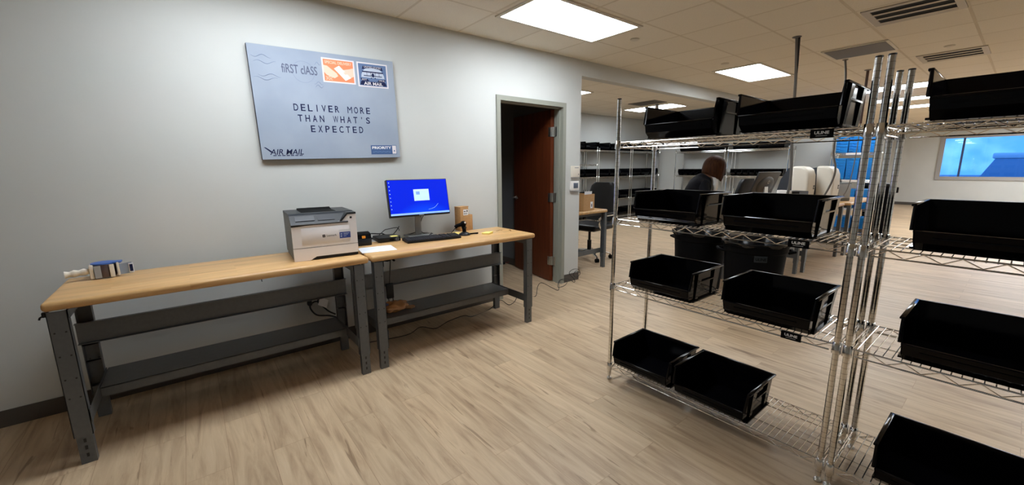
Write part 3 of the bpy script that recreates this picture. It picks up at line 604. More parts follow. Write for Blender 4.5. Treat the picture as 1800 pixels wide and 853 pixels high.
# cardboard box: tall, with a lower step on its right
t = thing('cardboard_box', 'tall brown cardboard box with a lower stepped side, standing near the wall', 'box', (.128, 2.045, TOP+.0005), R(6))
MB().box(-.045, .045, -.052, .044, 0, .228, bev=.001).build('tall_box', M['card'], t)
MB().box(-.05, .04, .0455, .098, 0, .150, bev=.001).build('low_box', M['card'], t)
MB().hexa([(-.045, -.055, .2285), (.045, -.055, .2285), (.045, .046, .2285), (-.045, .046, .2285), (-.045, -.055, .232), (.047, -.06, .231), (.047, .05, .235), (-.045, .05, .233)]).build('flap', M['card'], t, smooth=False)
lb = MB().box(.0452, .0458, -.018, .040, .150, .205, mi=0)
for i in range(7): lb.box(.0458, .0462, -.012+i*.0065, -.012+i*.0065+.003, .158, .170+.003*(i % 3), mi=1)
lb.box(.0458, .0462, -.012, .012, .182, .190, mi=1).box(.0458, .0462, .022, .034, .18, .198, mi=1)
lb.build('shipping_label', [M['paper'], M['black']], t, smooth=False)
# papers and notes
t = thing('paper_sheet', 'sheet of white printed paper on the bench just right of the printer', 'paper', (.497, 1.065, TOP+.0004), R(-9))
MB().box(-.108, .108, -.125, .125, 0, .0008).build('sheet', M['paper'], t, smooth=False)
pr = MB()
for i in range(6): pr.box(-.085+i*.018, -.080+i*.018, -.10, .09-.03*(i % 3), .0009, .0011)
pr.build('print_lines', mat('pale_print', (.55, .62, .78), .8), t, smooth=False)
t = thing('sticky_note_pad', 'small pad of yellow sticky notes right of the barcode scanner', 'sticky notes', (.465, 2.105, TOP+.0004), R(25))
MB().box(-.038, .038, -.038, .038, 0, .012, bev=.001).build('pad', M['yellow'], t); MB().hexa([(-.038, -.038, .0122), (.038, -.038, .0122), (.038, .038, .0122), (-.038, .038, .0122), (-.038, -.038, .0132), (.038, -.038, .0132), (.042, .038, .020), (-.036, .038, .0135)]).build('top_note', M['yellow'], t, smooth=False)
o = MB().hexa([(-.038, -.05, 0), (.05, -.05, 0), (.05, .05, 0), (-.038, .05, 0), (-.038, -.05, .0008), (.05, -.05, .0008), (.05, .05, .0012), (-.038, .05, .004)]).build('sticky_note', M['yellow'], smooth=False); o.location = (.245, 1.885, TOP+.0004); o.rotation_euler = (0, 0, R(20)); tag(o, 'loose yellow sticky note between the keyboard and the scanner', 'sticky note')
for i, (x, y, r_, lb) in enumerate(((.40, 2.285, 10, 'loose brown twist tie loop near the bench end, closer to the wall'), (.47, 2.365, 60, 'loose brown twist tie nearest the bench end corner'))):
    o = MB().tube(bez([(0, -.035, .002), (.012, -.01, .006), (-.008, .015, .004), (.014, .03, .003), (.002, .045, .002)], 5), .0016, 5).build('twist_tie', mat('twist_tie_%d' % i, (.25, .13, .03), .5)); o.location = (x, y, TOP+.0006); o.rotation_euler = (0, 0, R(r_)); tag(o, lb, 'twist tie')
# hand tape dispenser lying on its side (local +y is the blade end)
t = thing('tape_dispenser', 'hand-held packing tape dispenser with cream handle lying on the foreground bench', 'tape gun', (.255, -.435, TOP+.0008), R(3)); t.scale = (.88, .88, 1.4)
hs = []
for k in range(13): hs.append(.0125+.0022*math.cos(k*1.57))
MB().tube([(.03, -.175+k*.0105, .030+.0004*k) for k in range(13)], hs, 12).build('handle', M['cream'], t)
MB().lathe([(.056, .004), (.058, .008), (.058, .052), (.056, .056)], 32).build('tape_roll', mat('tape_brown', (.075, .05, .05), .18, coat=.5), t)
bl = mat('tape_gun_blue', (.035, .12, .42), .4)
MB().lathe([(.044, .0565), (.060, .0565), (.061, .061), (.044, .063)], 32).prism([(-.03, .02), (.035, .02), (.05, .085), (-.01, .09)], .0565, .062, 'z').build('side_plate', bl, t)
MB().box(-.03, .052, -.066, -.045, .002, .058, bev=.004).build('frame', M['cream'], t)
MB().box(.052, .064, .028, .050, .003, .055, bev=.002).box(-.03, .05, .062, .074, .004, .06, bev=.003).build('roller_bracket', M['cream'], t)
MB().box(.0575, .0605, -.042, -.012, .004, .054).build('tape_strip', M['ltgray'], t)
MB().hexa([(.03, .074, .006), (.034, .074, .006), (.042, .135, .008), (.038, .135, .008), (.03, .074, .050), (.034, .074, .050), (.042, .135, .054), (.038, .135, .054)]).build('wiper_plate', mat('clear_guard', (.36, .45, .60), .2, trans=.4), t, smooth=False)
MB().hexa([(.034, .118, .010), (.0425, .118, .010), (.0445, .142, .010), (.040, .142, .010), (.034, .118, .050), (.0425, .118, .050), (.0445, .142, .050), (.040, .142, .050)]).build('blade_label', M['paper'], t, smooth=False)
MB().box(.0435, .0455, .122, .138, .015, .045).build('blade_print', M['navy'], t)
# stuff on and under the benches
t = thing('bagged_parts', 'crumpled brown plastic bag of parts lying on the lower shelf by the bench joint', 'bag', (.335, 1.235, .2785), R(15))
bm = bmesh.new(); bmesh.ops.create_icosphere(bm, subdivisions=4, radius=1)
rn = random.Random(3)
for q in bm.verts:
    c = q.co.copy(); k = 1+.10*math.sin(7*c.x+3*c.y)+.08*math.sin(9*c.y-4*c.z)+.05*math.sin(15*c.x*c.y+6*c.z)
    q.co = Vector((c.x*.085*k, c.y*.115*k, max(0, .036+c.z*.042*k)))
me = MB(); bm.verts.index_update(); me.add([q.co.copy() for q in bm.verts], [[q.index for q in f.verts] for f in bm.faces]); bm.free()
me.build('bag', M['bagplastic'], t, ang=60); MB().box(-.06, .0, -.11, -.05, .04, .075, bev=.01).build('blue_wrapper', mat('blue_wrapper', (.02, .03, .12), .5), t)
MB().prism([(.02, .06), (.085, .10), (.08, .15), (.045, .165), (.0, .11)], .002, .012, 'z').build('bag_neck', M['bagplastic'], t)
t = thing('power_adapter', 'black power adapter hanging by its strap under the bench beside the middle legs', 'adapter', (.285, 1.222, .375))
MB().box(-.014, .014, -.03, .03, .0, .13, bev=.006).build('brick', M['black'], t)
MB().tube(bez([(0, -.015, .005), (.0, -.01, -.03), (0, .02, -.035), (0, .022, .004)], 6), .004, 6).build('lead', M['lead'], t); MB().tube(bez([(0, 0, .128), (.0, .01, .22), (0, .02, .34), (0, .0, .42)], 6), .004, 6).build('cord', M['lead'], t)
t = thing('power_plugs', 'black power cords with a white label hanging behind the foreground bench', 'cords', (.150, .72, .265))
MB().tube(bez([(0, .1, .0), (.0, .04, .03), (.01, -.05, .06), (.0, -.09, .13), (0, -.06, .165), (0, -.02, .16)], 7), .006, 8).build('cord', M['lead'], t)
MB().tube(bez([(0, .09, .03), (.01, .04, .07), (.0, .0, .12), (0, -.03, .17), (0, .03, .22)], 7), .006, 8).build('cord', M['lead'], t)
MB().box(-.02, .02, -.105, -.075, .145, .185, bev=.006).build('plug', M['black'], t)
MB().hexa([(.012, -.035, .14), (.014, -.035, .14), (.014, .025, .10), (.012, .025, .10), (.012, -.01, .20), (.014, -.01, .20), (.014, .045, .16), (.012, .045, .16)]).build('white_label', M['paper'], t, smooth=False)
o = MB().ball((0, 0, 0), (.028, .04, .028), 10).box(-.02, .02, -.055, -.02, -.02, .02, bev=.006).tube([(0, .03, -.005), (.0, .055, -.03)], .008, 6).build('cable_coil', M['rubber']); o.location = (.52, 1.13, TOP-.075); tag(o, 'black bundled cable tucked under the bench top beside the middle legs', 'cable')
for (pts, lb) in (([(.25, .40, .80), (.26, .38, .76), (.25, .33, .71), (.25, .325, .68)], 'short black wire hanging under the foreground bench top'), ([(.35, 1.48, .80), (.36, 1.52, .765), (.35, 1.60, .755), (.36, 1.66, .735), (.36, 1.75, .75), (.35, 1.79, .80)], 'looped black wire sagging under the bench top below the keyboard')):
    o = MB().tube(bez(pts, 7), .003, 6).build('wire', M['lead']); tag(o, lb, 'wire')
fl = [(.20, 1.0, .004), (.27, 1.35, .004), (.24, 1.5, .03), (.30, 1.62, .004), (.22, 1.8, .004), (.26, 1.95, .035), (.26, 2.05, .004), (.20, 2.3, .004), (.22, 2.42, .08), (.24, 2.52, .012), (.17, 2.66, .004), (.09, 2.78, .05), (.09, 2.90, .006), (.19, 2.945, .004), (.10, 3.06, .075), (.05, 3.17, .09), (.14, 3.26, .03), (.19, 3.31, .004), (.11, 3.40, .05), (.07, 3.47, .075), (.13, 3.52, .06), (.17, 3.43, .03), (.13, 3.36, .02), (.08, 3.45, .08), (.09, 3.58, .07), (.12, 3.66, .02), (.09, 3.69, .05), (.06, 3.63, .13), (.06, 3.70, .17), (.06, 3.80, .15), (.07, 3.82, .09), (.07, 3.75, .06), (.06, 3.71, .10), (.06, 3.76, .14), (.05, 3.84, .10)]
o = MB().tube(bez(fl, 6), .0035, 6).build('floor_cord', M['lead']); tag(o, 'thin black cord curling along the floor from the bench past the door frame', 'cord')
t = thing('power_strip', 'dark power strip lying on the floor inside the dark doorway', 'power strip', (-1.35, 3.50, .001), R(70))
MB().box(-.15, .15, -.04, .04, 0, .045, bev=.008).build('housing', M['black'], t); MB().tube(bez([(.15, 0, .02), (.25, -.05, .03), (.33, -.16, .02), (.38, -.2, .005)], 6), .005, 6).build('cord', mat('red_wire', (.16, .02, .02), .5), t)
# ------------------------------------------------------------------ wire shelving (local: origin at the front left post, x along the shelf, y to the back)
SLEN, SDEP, SH = 1.2055, .4057, 1.8614
def wire_shelf_unit(name_, label, levels, L=SLEN, D=SDEP, H=SH, fine=True, plates=None, group='chrome wire shelving units', loc=(0, 0, 0), rz=0):
    t = thing('wire_shelving', label, 'shelving', loc, rz, group)
    n = 14 if fine else 6
    for (x, y) in ((0, 0), (L, 0), (0, D), (L, D)):
        p = MB().tube([(x, y, .03), (x, y, H-.004)], .0127, n).build('post', M['post'] if fine else M['chrome'], t)
        MB().lathe([(.0127, 0), (.0132, .003), (.0125, .006), (.004, .007)] , n, (x, y, H-.007)).build('cap', M['black'] if fine else M['chrome'], p)
        MB().lathe([(.015, 0), (.016, .006), (.012, .012), (.006, .013), (.006, .035)], n, (x, y, 0)).build('foot', M['steel'], p)
    for li, z in enumerate(levels):
        s = MB(); r_ = .0021 if fine else .003; k = 43 if fine else 22
        for i in range(k):
            x = .03+(L-.06)*i/(k-1)
            if fine: s.tube([(x, -.001, z-.010), (x, .004, z-r_), (x, D-.004, z-r_), (x, D+.001, z-.010)], r_, 5)
            else: s.tube([(x, 0, z-r_), (x, D, z-r_)], r_, 4, cap=False)
        for f_ in ((.27, .73) if fine else (.5,)): s.tube([(.012, D*f_, z-.0065), (L-.012, D*f_, z-.0065)], .0026, 6)
        so = s.build('wire_shelf', M['chrome'], t)
        rr_ = .0033 if fine else .0045
        for (a, b) in (((0, 0), (L, 0)), ((0, D), (L, D)), ((0, 0), (0, D)), ((L, 0), (L, D))):
            A = Vector((a[0], a[1], 0)); B = Vector((b[0], b[1], 0)); d = (B-A).normalized(); A += d*.014; B -= d*.014
            q = MB(); q.tube([A+Vector((0, 0, z-.006)), B+Vector((0, 0, z-.006))], rr_, 7); q.tube([A+d*.012+Vector((0, 0, z-.037)), B-d*.012+Vector((0, 0, z-.037))], rr_, 7)
            ln = (B-A).length; st_ = max(2, round(ln/(.052 if fine else .075)))
            zz = [A+d*(.012+(ln-.024)*i/st_)+Vector((0, 0, z-.008 if i % 2 else z-.035)) for i in range(st_+1)]
            q.tube(zz, .0026 if fine else .003, 5); q.build('truss_rail', M['chrome'], so)
        for (x, y) in ((0, 0), (L, 0), (0, D), (L, D)):
            MB().lathe([(.0188, -.044), (.0188, -.040), (.0172, .004), (.0155, .006)], n, (x, y, z)).build('collar', M['chrome'], so)
        if plates and plates[li] is not None:
            px = plates[li]; m = MB().box(px-.041, px+.041, -.012, -.0068, z-.040, z-.004, bev=.001, mi=0)
            m.text('ULINE', axes((px-.026, -.0121, z-.024), (1, 0, 0), (0, 0, 1)), width=.052, height=.0125, mi=1, bold=.03, depth=.0005)
            m.box(px-.02, px+.02, -.0126, -.0119, z-.032, z-.0295, mi=2)
            m.build('name_plate', [M['rubber'], M['text_white'], M['ltgray']], so, smooth=False)
    return t
SX, SY = 1.8667, 2.1371
LV = (.112, .683, 1.122, 1.603)
U1 = wire_shelf_unit('u1', 'chrome wire shelving unit in the foreground holding eight black bins, nearer the door', LV, plates=(None, 1.035, 1.02, 1.055), loc=(SX, SY, 0))
U2 = dup(U1, (SX+SLEN+.0385, SY-.004, 0), 0, 'chrome wire shelving unit cut off by the right picture edge')

# ------------------------------------------------------------------ black hopper bins (local: origin bottom front centre, opening to -y)
def make_bin(name, w_, d_, h_, mt, label, cat, group, lip=.45, ribs=True, hrib=False):
    t = thing(name, label, cat, (0, 0, 0), 0, group)
    a = w_/2-.012; th = .004
    k = h_/.178
    prof = [(.055, 0), (.014, .034*k), (.008, lip*h_), (.030, h_-.006), (d_-.012, h_-.006), (d_-.028, 0)]
    inn = [(.062, .006), (.020, .038*k), (.013, lip*h_), (.034, h_-.006), (d_-.017, h_-.006), (d_-.033, .006)]
    b = MB()
    for s in (-1, 1):                                    # side walls
        def sx(z): return s*(a-.012*(1-z/h_))
        o = len(prof); vs = [(sx(z), y, z) for y, z in prof]+[(sx(z)-s*th, y, z) for y, z in prof]
        b.add(vs, [tuple(range(o)), tuple(range(2*o-1, o-1, -1))]+[(i, (i+1) % o, o+(i+1) % o, o+i) for i in range(o)])
    def strip(p, q, t_):                                 # wall between the two sides from profile point p to q
        (y0, z0), (y1, z1) = p, q; ny, nz = -(z1-z0), (y1-y0); l_ = math.hypot(ny, nz); ny, nz = ny/l_*t_, nz/l_*t_
        A = lambda z: a-.012*(1-min(max(z, 0), h_)/h_)
        P = []
        for (y, z) in ((y0, z0), (y0+ny, z0+nz), (y1+ny, z1+nz), (y1, z1)): P.append((y, z, A(z)))
        vs = [(-c, y, z) for y, z, c in P]+[(c, y, z) for y, z, c in P]
        b.hexa([vs[0], vs[1], vs[2], vs[3], vs[4], vs[5], vs[6], vs[7]])
    strip(prof[0], prof[1], -.004); strip(prof[1], prof[2], -.004); strip(prof[5], prof[4], .004); strip(prof[0], prof[5], .004)
    b.build('body', mt, t, smooth=False)
    r = MB(); y0 = .026
    for s in (-1, 1):
        r.box(min(s*(a-.005), s*(a+.012)), max(s*(a-.005), s*(a+.012)), y0, d_, h_-.010, h_, bev=.003)
        r.tube([(s*(a-.001), .010, lip*h_), (s*(a+.001), .030, h_-.006)], .0055, 8)
    r.box(-a-.012, a+.012, d_-.016, d_, h_-.010, h_, bev=.003)
    r.build('rim', mt, t)
    l_ = MB().box(-a+.006, a-.006, .004, .017, lip*h_-.009, lip*h_, bev=.003); l_.box(-a+.06, a-.06, .0075, .011, .052*k, .057*k); l_.build('front_lip', mt, t)
    if ribs:
        for s in (-1, 1):
            for y in (.10, d_-.085):
                wb, wt = .014, .024
                zb, zt = .010, h_-.010
                xb, xt = s*(a-.012), s*(a)
                MB().hexa([(xb, y-wb, zb), (xb+s*.007, y-wb, zb), (xb+s*.007, y+wb, zb), (xb, y+wb, zb), (xt, y-wt, zt), (xt+s*.011, y-wt, zt), (xt+s*.011, y+wt, zt), (xt, y+wt, zt)]).build('side_rib', mt, t, smooth=False)
            MB().box(min(s*(a-.003), s*(a+.006)), max(s*(a-.003), s*(a+.006)), .10, d_-.085, h_*.62, h_*.66).box(min(s*(a-.012), s*(a+.002)), max(s*(a-.012), s*(a+.002)), .055, d_-.03, .004, .012).build('side_rail', mt, t, smooth=False)
    return t
G = 'black bins on the foreground wire shelves'
BW, BD, BH = .42, .375, .18
spots = [(2.112, .092, LV[0], 1, 'black hopper bin on the bottom shelf of the foreground rack, left one'),
         (2.553, .085, LV[0], 0, 'black hopper bin on the bottom shelf of the foreground rack, right one'),
         (2.212, .092, LV[1], 0, 'black bin third shelf down on the foreground rack, left one'),
         (2.782, .092, LV[1], 0, 'black bin third shelf down on the foreground rack, right one'),
         (2.222, .092, LV[2], 0, 'black bin on the foreground rack in front of the woman'),
         (2.742, .102, LV[2], 0, 'black bin on the foreground rack in front of the cream printers'),
         (2.285, .062, LV[3], 0, 'black bin atop the foreground rack, left one below the header beam'),
         (2.790, .062, LV[3], 0, 'black bin atop the foreground rack, right one beside the tall posts'),
         (3.428, .062, LV[3], 0, 'black bin on the top shelf of the right-hand rack, against the ceiling'),
         (3.438, .12, LV[2], 0, 'black bin on the second shelf down of the right-hand rack, below the far window'),
         (3.462, .092, LV[1], 0, 'black bin on the third shelf down of the right-hand rack'),
         (3.448, .105, LV[0], 0, 'black bin on the bottom shelf of the right-hand rack, at the lower right picture corner')]
b0_ = None
for (x, dy, z, rz_, lb) in spots:
    loc = (x, SY-.13+dy, z+.0004)
    if b0_ is None:
        b0_ = make_bin('storage_bin', BW, BD, BH, M['bin'], lb, 'bin', G); b0_.location = loc; b0_.rotation_euler = (0, 0, R(rz_))
    else: dup(b0_, loc, R(rz_), lb)

# ------------------------------------------------------------------ trash cans behind the shelves
def trash_can(loc, label, r=.305, h=.70, badge=False, rz=0):
    t = thing('trash_can', label, 'trash can', loc, rz, 'round black trash cans')
    m = MB(); k = r/.305
    m.lathe([(.235*k, 0), (.24*k, .01), (.262*k, .40), (.275*k, h-.10), (.285*k, h-.09), (.292*k, h-.03), (.305*k, h-.025), (.308*k, h-.008), (.300*k, h), (.288*k, h-.004), (.272*k, h-.12), (.245*k, .05), (.1, .03), (.001, .03)], 40)
    m.build('can_body', M['rubber'], t)
    lm = MB(); n = 40
    prof = [(.306*k, h-.018), (.3115*k, h-.002), (.302*k, h+.006), (.284*k, h-.01), (.265*k, h-.16), (.25*k, h-.3)]
    vs = []; fs = []
    for i, (q, z) in enumerate(prof):
        for j in range(n):
            an = 2*math.pi*j/n; w_ = 1+.012*math.sin(9*an+i*2); vs.append((q*w_*math.cos(an), q*w_*math.sin(an), z+(.014*math.sin(7*an+i) if i in (0, 4) else .002*math.sin(11*an))))
    for i in range(len(prof)-1):
        for j in range(n): fs.append((i*n+j, i*n+(j+1) % n, (i+1)*n+(j+1) % n, (i+1)*n+j))
    lm.add(vs, fs); lm.build('bag_liner', M['bagblack'], t)
    for s in (0, math.pi):
        MB().tube([(.28*k*math.cos(s)-.0*k, -.07, h-.10), (.335*k*math.cos(s), -.05, h-.09), (.335*k*math.cos(s), .05, h-.09), (.28*k*math.cos(s), .07, h-.10)], .014, 8).build('handle', M['rubber'], t)
    if badge:
        m = MB(); rr = .280*k
        for i in range(6):
            a0, a1 = -.20+i*.066, -.20+(i+1)*.066
            m.hexa([(rr*math.sin(a0), -rr*math.cos(a0), h-.165), (rr*math.sin(a1), -rr*math.cos(a1), h-.165), (rr*.985*math.sin(a1), -rr*.985*math.cos(a1), h-.165), (rr*.985*math.sin(a0), -rr*.985*math.cos(a0), h-.165),
                    (rr*math.sin(a0), -rr*math.cos(a0), h-.105), (rr*math.sin(a1), -rr*math.cos(a1), h-.105), (rr*.985*math.sin(a1), -rr*.985*math.cos(a1), h-.105), (rr*.985*math.sin(a0), -rr*.985*math.cos(a0), h-.105)], mi=0)
        m.text('ULINE', axes((-.045, -rr-.0008, h-.149), (1, 0, 0), (0, 0, 1)), width=.09, height=.028, mi=1, depth=.002, bold=.02)
        m.build('badge', [mat('badge_gray', (.022, .025, .027), .6, spec=.2), M['rubber']], t, smooth=False)
    return t
M['bagblack'] = mat('black_liner', (.004, .004, .005), .22, spec=.35)
trash_can((1.20, 4.62, 0), 'round black trash can on the left of the pair behind the shelves')
trash_can((1.87, 4.42, 0), 'round black trash can with a gray badge, right of the pair, nearer the bench leg', badge=True, rz=R(32))

# ------------------------------------------------------------------ back area: benches and what stands on them
t = workbench('wood topped workbench behind the trash cans, carrying the dark monitor', (1.13, 5.25, 0), D=.60, L=1.10, wood='wood_far')
t = workbench('wood topped workbench in the back carrying the two cream printers', (1.17, 6.40, 0), D=.60, L=1.62, wood='wood_far')
t = workbench('wood topped workbench farthest back, in front of the blue bins', (1.22, 8.12, 0), D=.60, L=1.50, wood='wood_far')
t = workbench('wood topped workbench past the wall corner with the open cardboard carton on it', (-.17, 4.655, 0), D=.69, L=1.7, wood='wood_far', rz=R(180))
t.rotation_euler = (0, 0, R(90)); t.location = (-.17, 3.96, 0)
# dark all-in-one monitor seen from behind
t = thing('desktop_monitor', 'dark gray desktop monitor seen from behind, tilted, beside the cream printers', 'monitor', (1.31, 6.03, TOP+.0005), R(-8))
TX = Matrix.Translation((0, 0, .33)) @ Matrix.Rotation(R(20), 4, 'Y')
MB().box(-.012, .012, -.26, .26, -.16, .19, bev=.006, X=TX).ball((.010, 0, .0), (.03, .20, .13), 16, X=TX).build('housing', mat('monitor_back', (.035, .035, .038), .4, .2), t)
MB().box(-.0135, -.0115, -.25, .25, -.15, .18, X=TX).build('screen', M['glass'], t, smooth=False)
MB().tube([TX @ Vector((.041, .02*math.cos(i*math.pi/8), .06+.02*math.sin(i*math.pi/8))) for i in range(16)], .002, 5, closed=True).build('logo', M['steel'], t)
MB().hexa([(.03, -.05, .008), (.045, -.05, .008), (.045, .05, .008), (.03, .05, .008), (.02, -.04, .33), (.035, -.04, .33), (.035, .04, .33), (.02, .04, .33)]).build('stand_neck', M['steel'], t)
MB().box(-.07, .13, -.11, .11, 0, .009, bev=.003).build('stand_base', M['steel'], t)
# two cream label printers: local front +x
def label_printer(loc, rz, label):
    t = thing('label_printer', label, 'printer', loc, rz, 'cream label printers on the back bench')
    H_ = .575; wv = .125
    prof = [(-.16, .02), (.14, .02), (.15, .30), (.135, .47), (.10, .54), (.04, H_), (-.06, H_), (-.10, .56)]
    bm = MB().prism([(-.05, .0), (.14, .0), (.155, .28), (.145, .45), (.115, .53), (.06, H_-.01), (-.02, H_), (-.08, H_-.004)], -wv, wv, 'y')
    o = bm.build('shell', M['cream'], t, ang=50)
    bv = o.modifiers.new('bevel', 'BEVEL'); bv.width = .028; bv.segments = 4; bv.limit_method = 'ANGLE'; bv.angle_limit = R(50)
    MB().prism([(-.26, .20), (-.06, .12), (-.05, .02), (-.0, .02), (-.085, .555), (-.13, .545), (-.22, .38)], -wv+.012, wv-.012, 'y').build('dark_cover', mat('printer_charcoal', (.03, .035, .045), .4), t, smooth=False)
    MB().box(-.24, -.04, -wv+.01, wv-.01, 0, .12, bev=.008).build('base', M['cream'], t)
    m = MB().box(.1535, .1565, .045, .085, .245, .300, mi=0).prism([(.055, .258), (.075, .258), (.075, .285), (.063, .285)], .156, .1575, 'x', mi=1)
    m.build('badge', [M['black'], M['white']], t, smooth=False)
    return t
label_printer((1.415, 7.07, TOP+.0005), R(-6), 'cream label printer with a dark side on the back bench, left of the pair')
label_printer((1.625, 7.40, TOP+.0005), R(-6), 'cream label printer beside the curving cord, right of the pair')
t = thing('label_box', 'small dark box with a gray printed front before the left cream printer', 'box', (1.50, 6.60, TOP+.0005), R(-30))
MB().box(-.10, .10, -.12, .12, 0, .24, bev=.003).build('carton', M['black'], t); MB().box(.1005, .102, -.02, .118, .03, .232).build('printed_front', mat('gray_print_box', (.16, .18, .22), .6), t); MB().box(.1018, .1025, .02, .09, .15, .19).build('blue_print', M['navy'], t)
MB().box(-.09, .09, -.2, -.125, 0, .25, bev=.003).build('white_side', M['white'], t)
t = thing('desktop_device', 'dark gray desktop device with light gray face, right of the cream printers', 'device', (1.50, 8.42, TOP+.0005), R(-40))
MB().box(-.12, .12, -.2, .2, 0, .30, bev=.01).build('housing', M['prnside'], t); MB().box(.1205, .124, .0, .19, .05, .28, bev=.001).build('face', M['ltgray'], t); MB().prism([(-.1, .30), (.1, .30), (.02, .42), (-.08, .44)], -.15, .05, 'y').build('hood', M['black'], t)
# blue bins rack
U3 = wire_shelf_unit('u3', 'wire shelving unit stacked with bright blue bins at the end of the back wall', (.12, .62, 1.16, 1.66), L=.66, D=.40, H=2.0, fine=False, loc=(1.07, 9.83, 0), group='far wire shelving units')
bb = None; cnt = 0
rows = ('bottom', 'third', 'second', 'top')
for li, z in enumerate((.12, .62, 1.16, 1.66)):
    hb = (.33, .36, .40, .30)[li]
    for i in range(3):
        lb = 'blue ribbed bin on the rack\'s %s shelf, %s' % (rows[3-li] if False else ('bottom', 'second lowest', 'second highest', 'top')[li], ('left of three', 'middle of three', 'right of three')[i])
        t = thing('storage_bin', lb, 'bin', (1.205+i*.196, 9.85, z+.0008), 0, 'bright blue bins on the rack')
        m = MB(); m.hexa([(-.086, .02, 0), (.086, .02, 0), (.086, .36, 0), (-.086, .36, 0), (-.094, 0, hb), (.094, 0, hb), (.094, .37, hb), (-.094, .37, hb)])
        m.build('body', M['blue'], t, smooth=False)
        r_ = MB()
        for k in range(int(hb/.048)): r_.box(-.090, .090, -.004, .004, .03+k*.048, .036+k*.048).box(-.080, -.03, -.006, .012, .04+k*.048, .054+k*.048)
        r_.box(-.095, .095, -.006, .006, hb-.02, hb).build('front_ribs', M['blue'], t, smooth=False)
    t = MB().box(0, .30, -.003, 0, 0, .038).build('shelf_label', M['white'], smooth=False); t.location = (1.32, 9.818, z-.040); t.parent = U3; t.location = (.22, -.0075, z-.040)
# black wheeled cart-bin right of the rack
t = thing('waste_cart', 'tall black wheeled waste bin standing near the far window wall', 'waste bin', (1.64, 10.95, 0), R(10))
MB().hexa([(-.18, -.2, .08), (.18, -.2, .08), (.18, .2, .08), (-.18, .2, .08), (-.22, -.26, 1.02), (.22, -.26, 1.02), (.22, .26, 1.02), (-.22, .26, 1.02)]).build('body', M['rubber'], t, smooth=False)
MB().box(-.235, .235, -.275, .275, 1.021, 1.07, bev=.015).build('lid', M['black'], t); MB().tube([(-.15, .27, 1.0), (-.15, .33, 1.03), (.15, .33, 1.03), (.15, .27, 1.0)], .015, 8).build('handle', M['black'], t)
for x in (-.17, .17): MB().lathe([(.10, -.025), (.10, .025)], 20, X=Matrix.Translation((x, .17, .1005)) @ Matrix.Rotation(R(90), 4, 'Y')).build('wheel', M['rubber'], t)
MB().box(-.18, .18, -.2, -.15, 0, .079).build('front_skid', M['rubber'], t)
MB().box(.222, .30, -.05, .10, .88, .99, bev=.01).build('side_latch', M['rubber'], t)

# ------------------------------------------------------------------ far wire shelves with bins
FL_ = 1.22
fw = 'far wire shelving units'
A1 = wire_shelf_unit('f1', 'chrome wire shelving on the left side wall, nearest the wall corner', (.22, .66, 1.21, 1.50, 1.83), L=FL_, D=.40, H=1.90, fine=False, group=fw, loc=(-2.85, 6.38, 0), rz=R(90))
A2 = wire_shelf_unit('f2', 'chrome wire shelving on the left side wall, middle of its row', (.22, .66, 1.21, 1.83), L=FL_, D=.40, H=1.87, fine=False, group=fw, loc=(-2.85, 7.67, 0), rz=R(90))
A3 = dup(A2, (-2.85, 8.97, 0), R(90), 'chrome wire shelving on the left side wall, deepest into the corner')
B1 = wire_shelf_unit('f3', 'chrome wire shelving on the end wall behind the woman', (.15, .66, 1.21, 1.80), L=FL_, D=.40, H=1.84, fine=False, group=fw, loc=(-2.19, 9.88, 0))
B2 = dup(B1, (-.90, 9.88, 0), 0, 'chrome wire shelving on the end wall behind the dark monitor')
fb = None
def far_bin(loc, rz, lb, kind):
    if kind not in FB:
        w_, d_, h_ = {'wide': (.395, .36, .18), 'slim': (.135, .34, .155), 'big': (.52, .36, .16)}[kind]
        FB[kind] = make_bin('storage_bin', w_, d_, h_, M['bin'], lb, 'bin', 'black bins on the far wire shelves', ribs=False)
        FB[kind].location = loc; FB[kind].rotation_euler = (0, 0, rz)
    else: dup(FB[kind], loc, rz, lb)
FB = {}
lvn = {.22: 'bottom', .66: 'second lowest', 1.21: 'middle', 1.83: 'top'}
ORD = ('first', 'second', 'third')
for ui, (y0, un) in enumerate(((6.38, 'nearest'), (7.67, 'middle'), (8.97, 'deepest'))):
    for z in (.22, .66, 1.21, 1.83):
        for i in range(3):
            if ui == 0 and i == 0: continue
            far_bin((-2.85, y0+.20+i*.405, z+.0006), R(90), 'black bin, %s shelf of the %s side-wall rack, %s from the viewer' % (lvn[z], un, ORD[i]), 'wide')
lwn = {1.21: 'middle', 1.80: 'top'}
NUM = ('leftmost', 'second', 'third', 'fourth', 'fifth', 'sixth', 'seventh', 'eighth')
for x0, un in ((-2.19, 'behind the woman'), (-.90, 'behind the dark monitor')):
    for i in range(8): far_bin((x0+.13+i*.1375, 9.885, 1.2106), 0, 'slim black bin on the rack shelf %s, %s' % (un, NUM[i] if i == 0 else NUM[i]+' from left'), 'slim')
    for i in range(2): far_bin((x0+.33+i*.555, 9.885, 1.8006), 0, 'wide low black bin atop the rack %s, %s one' % (un, ('left', 'right')[i]), 'big')

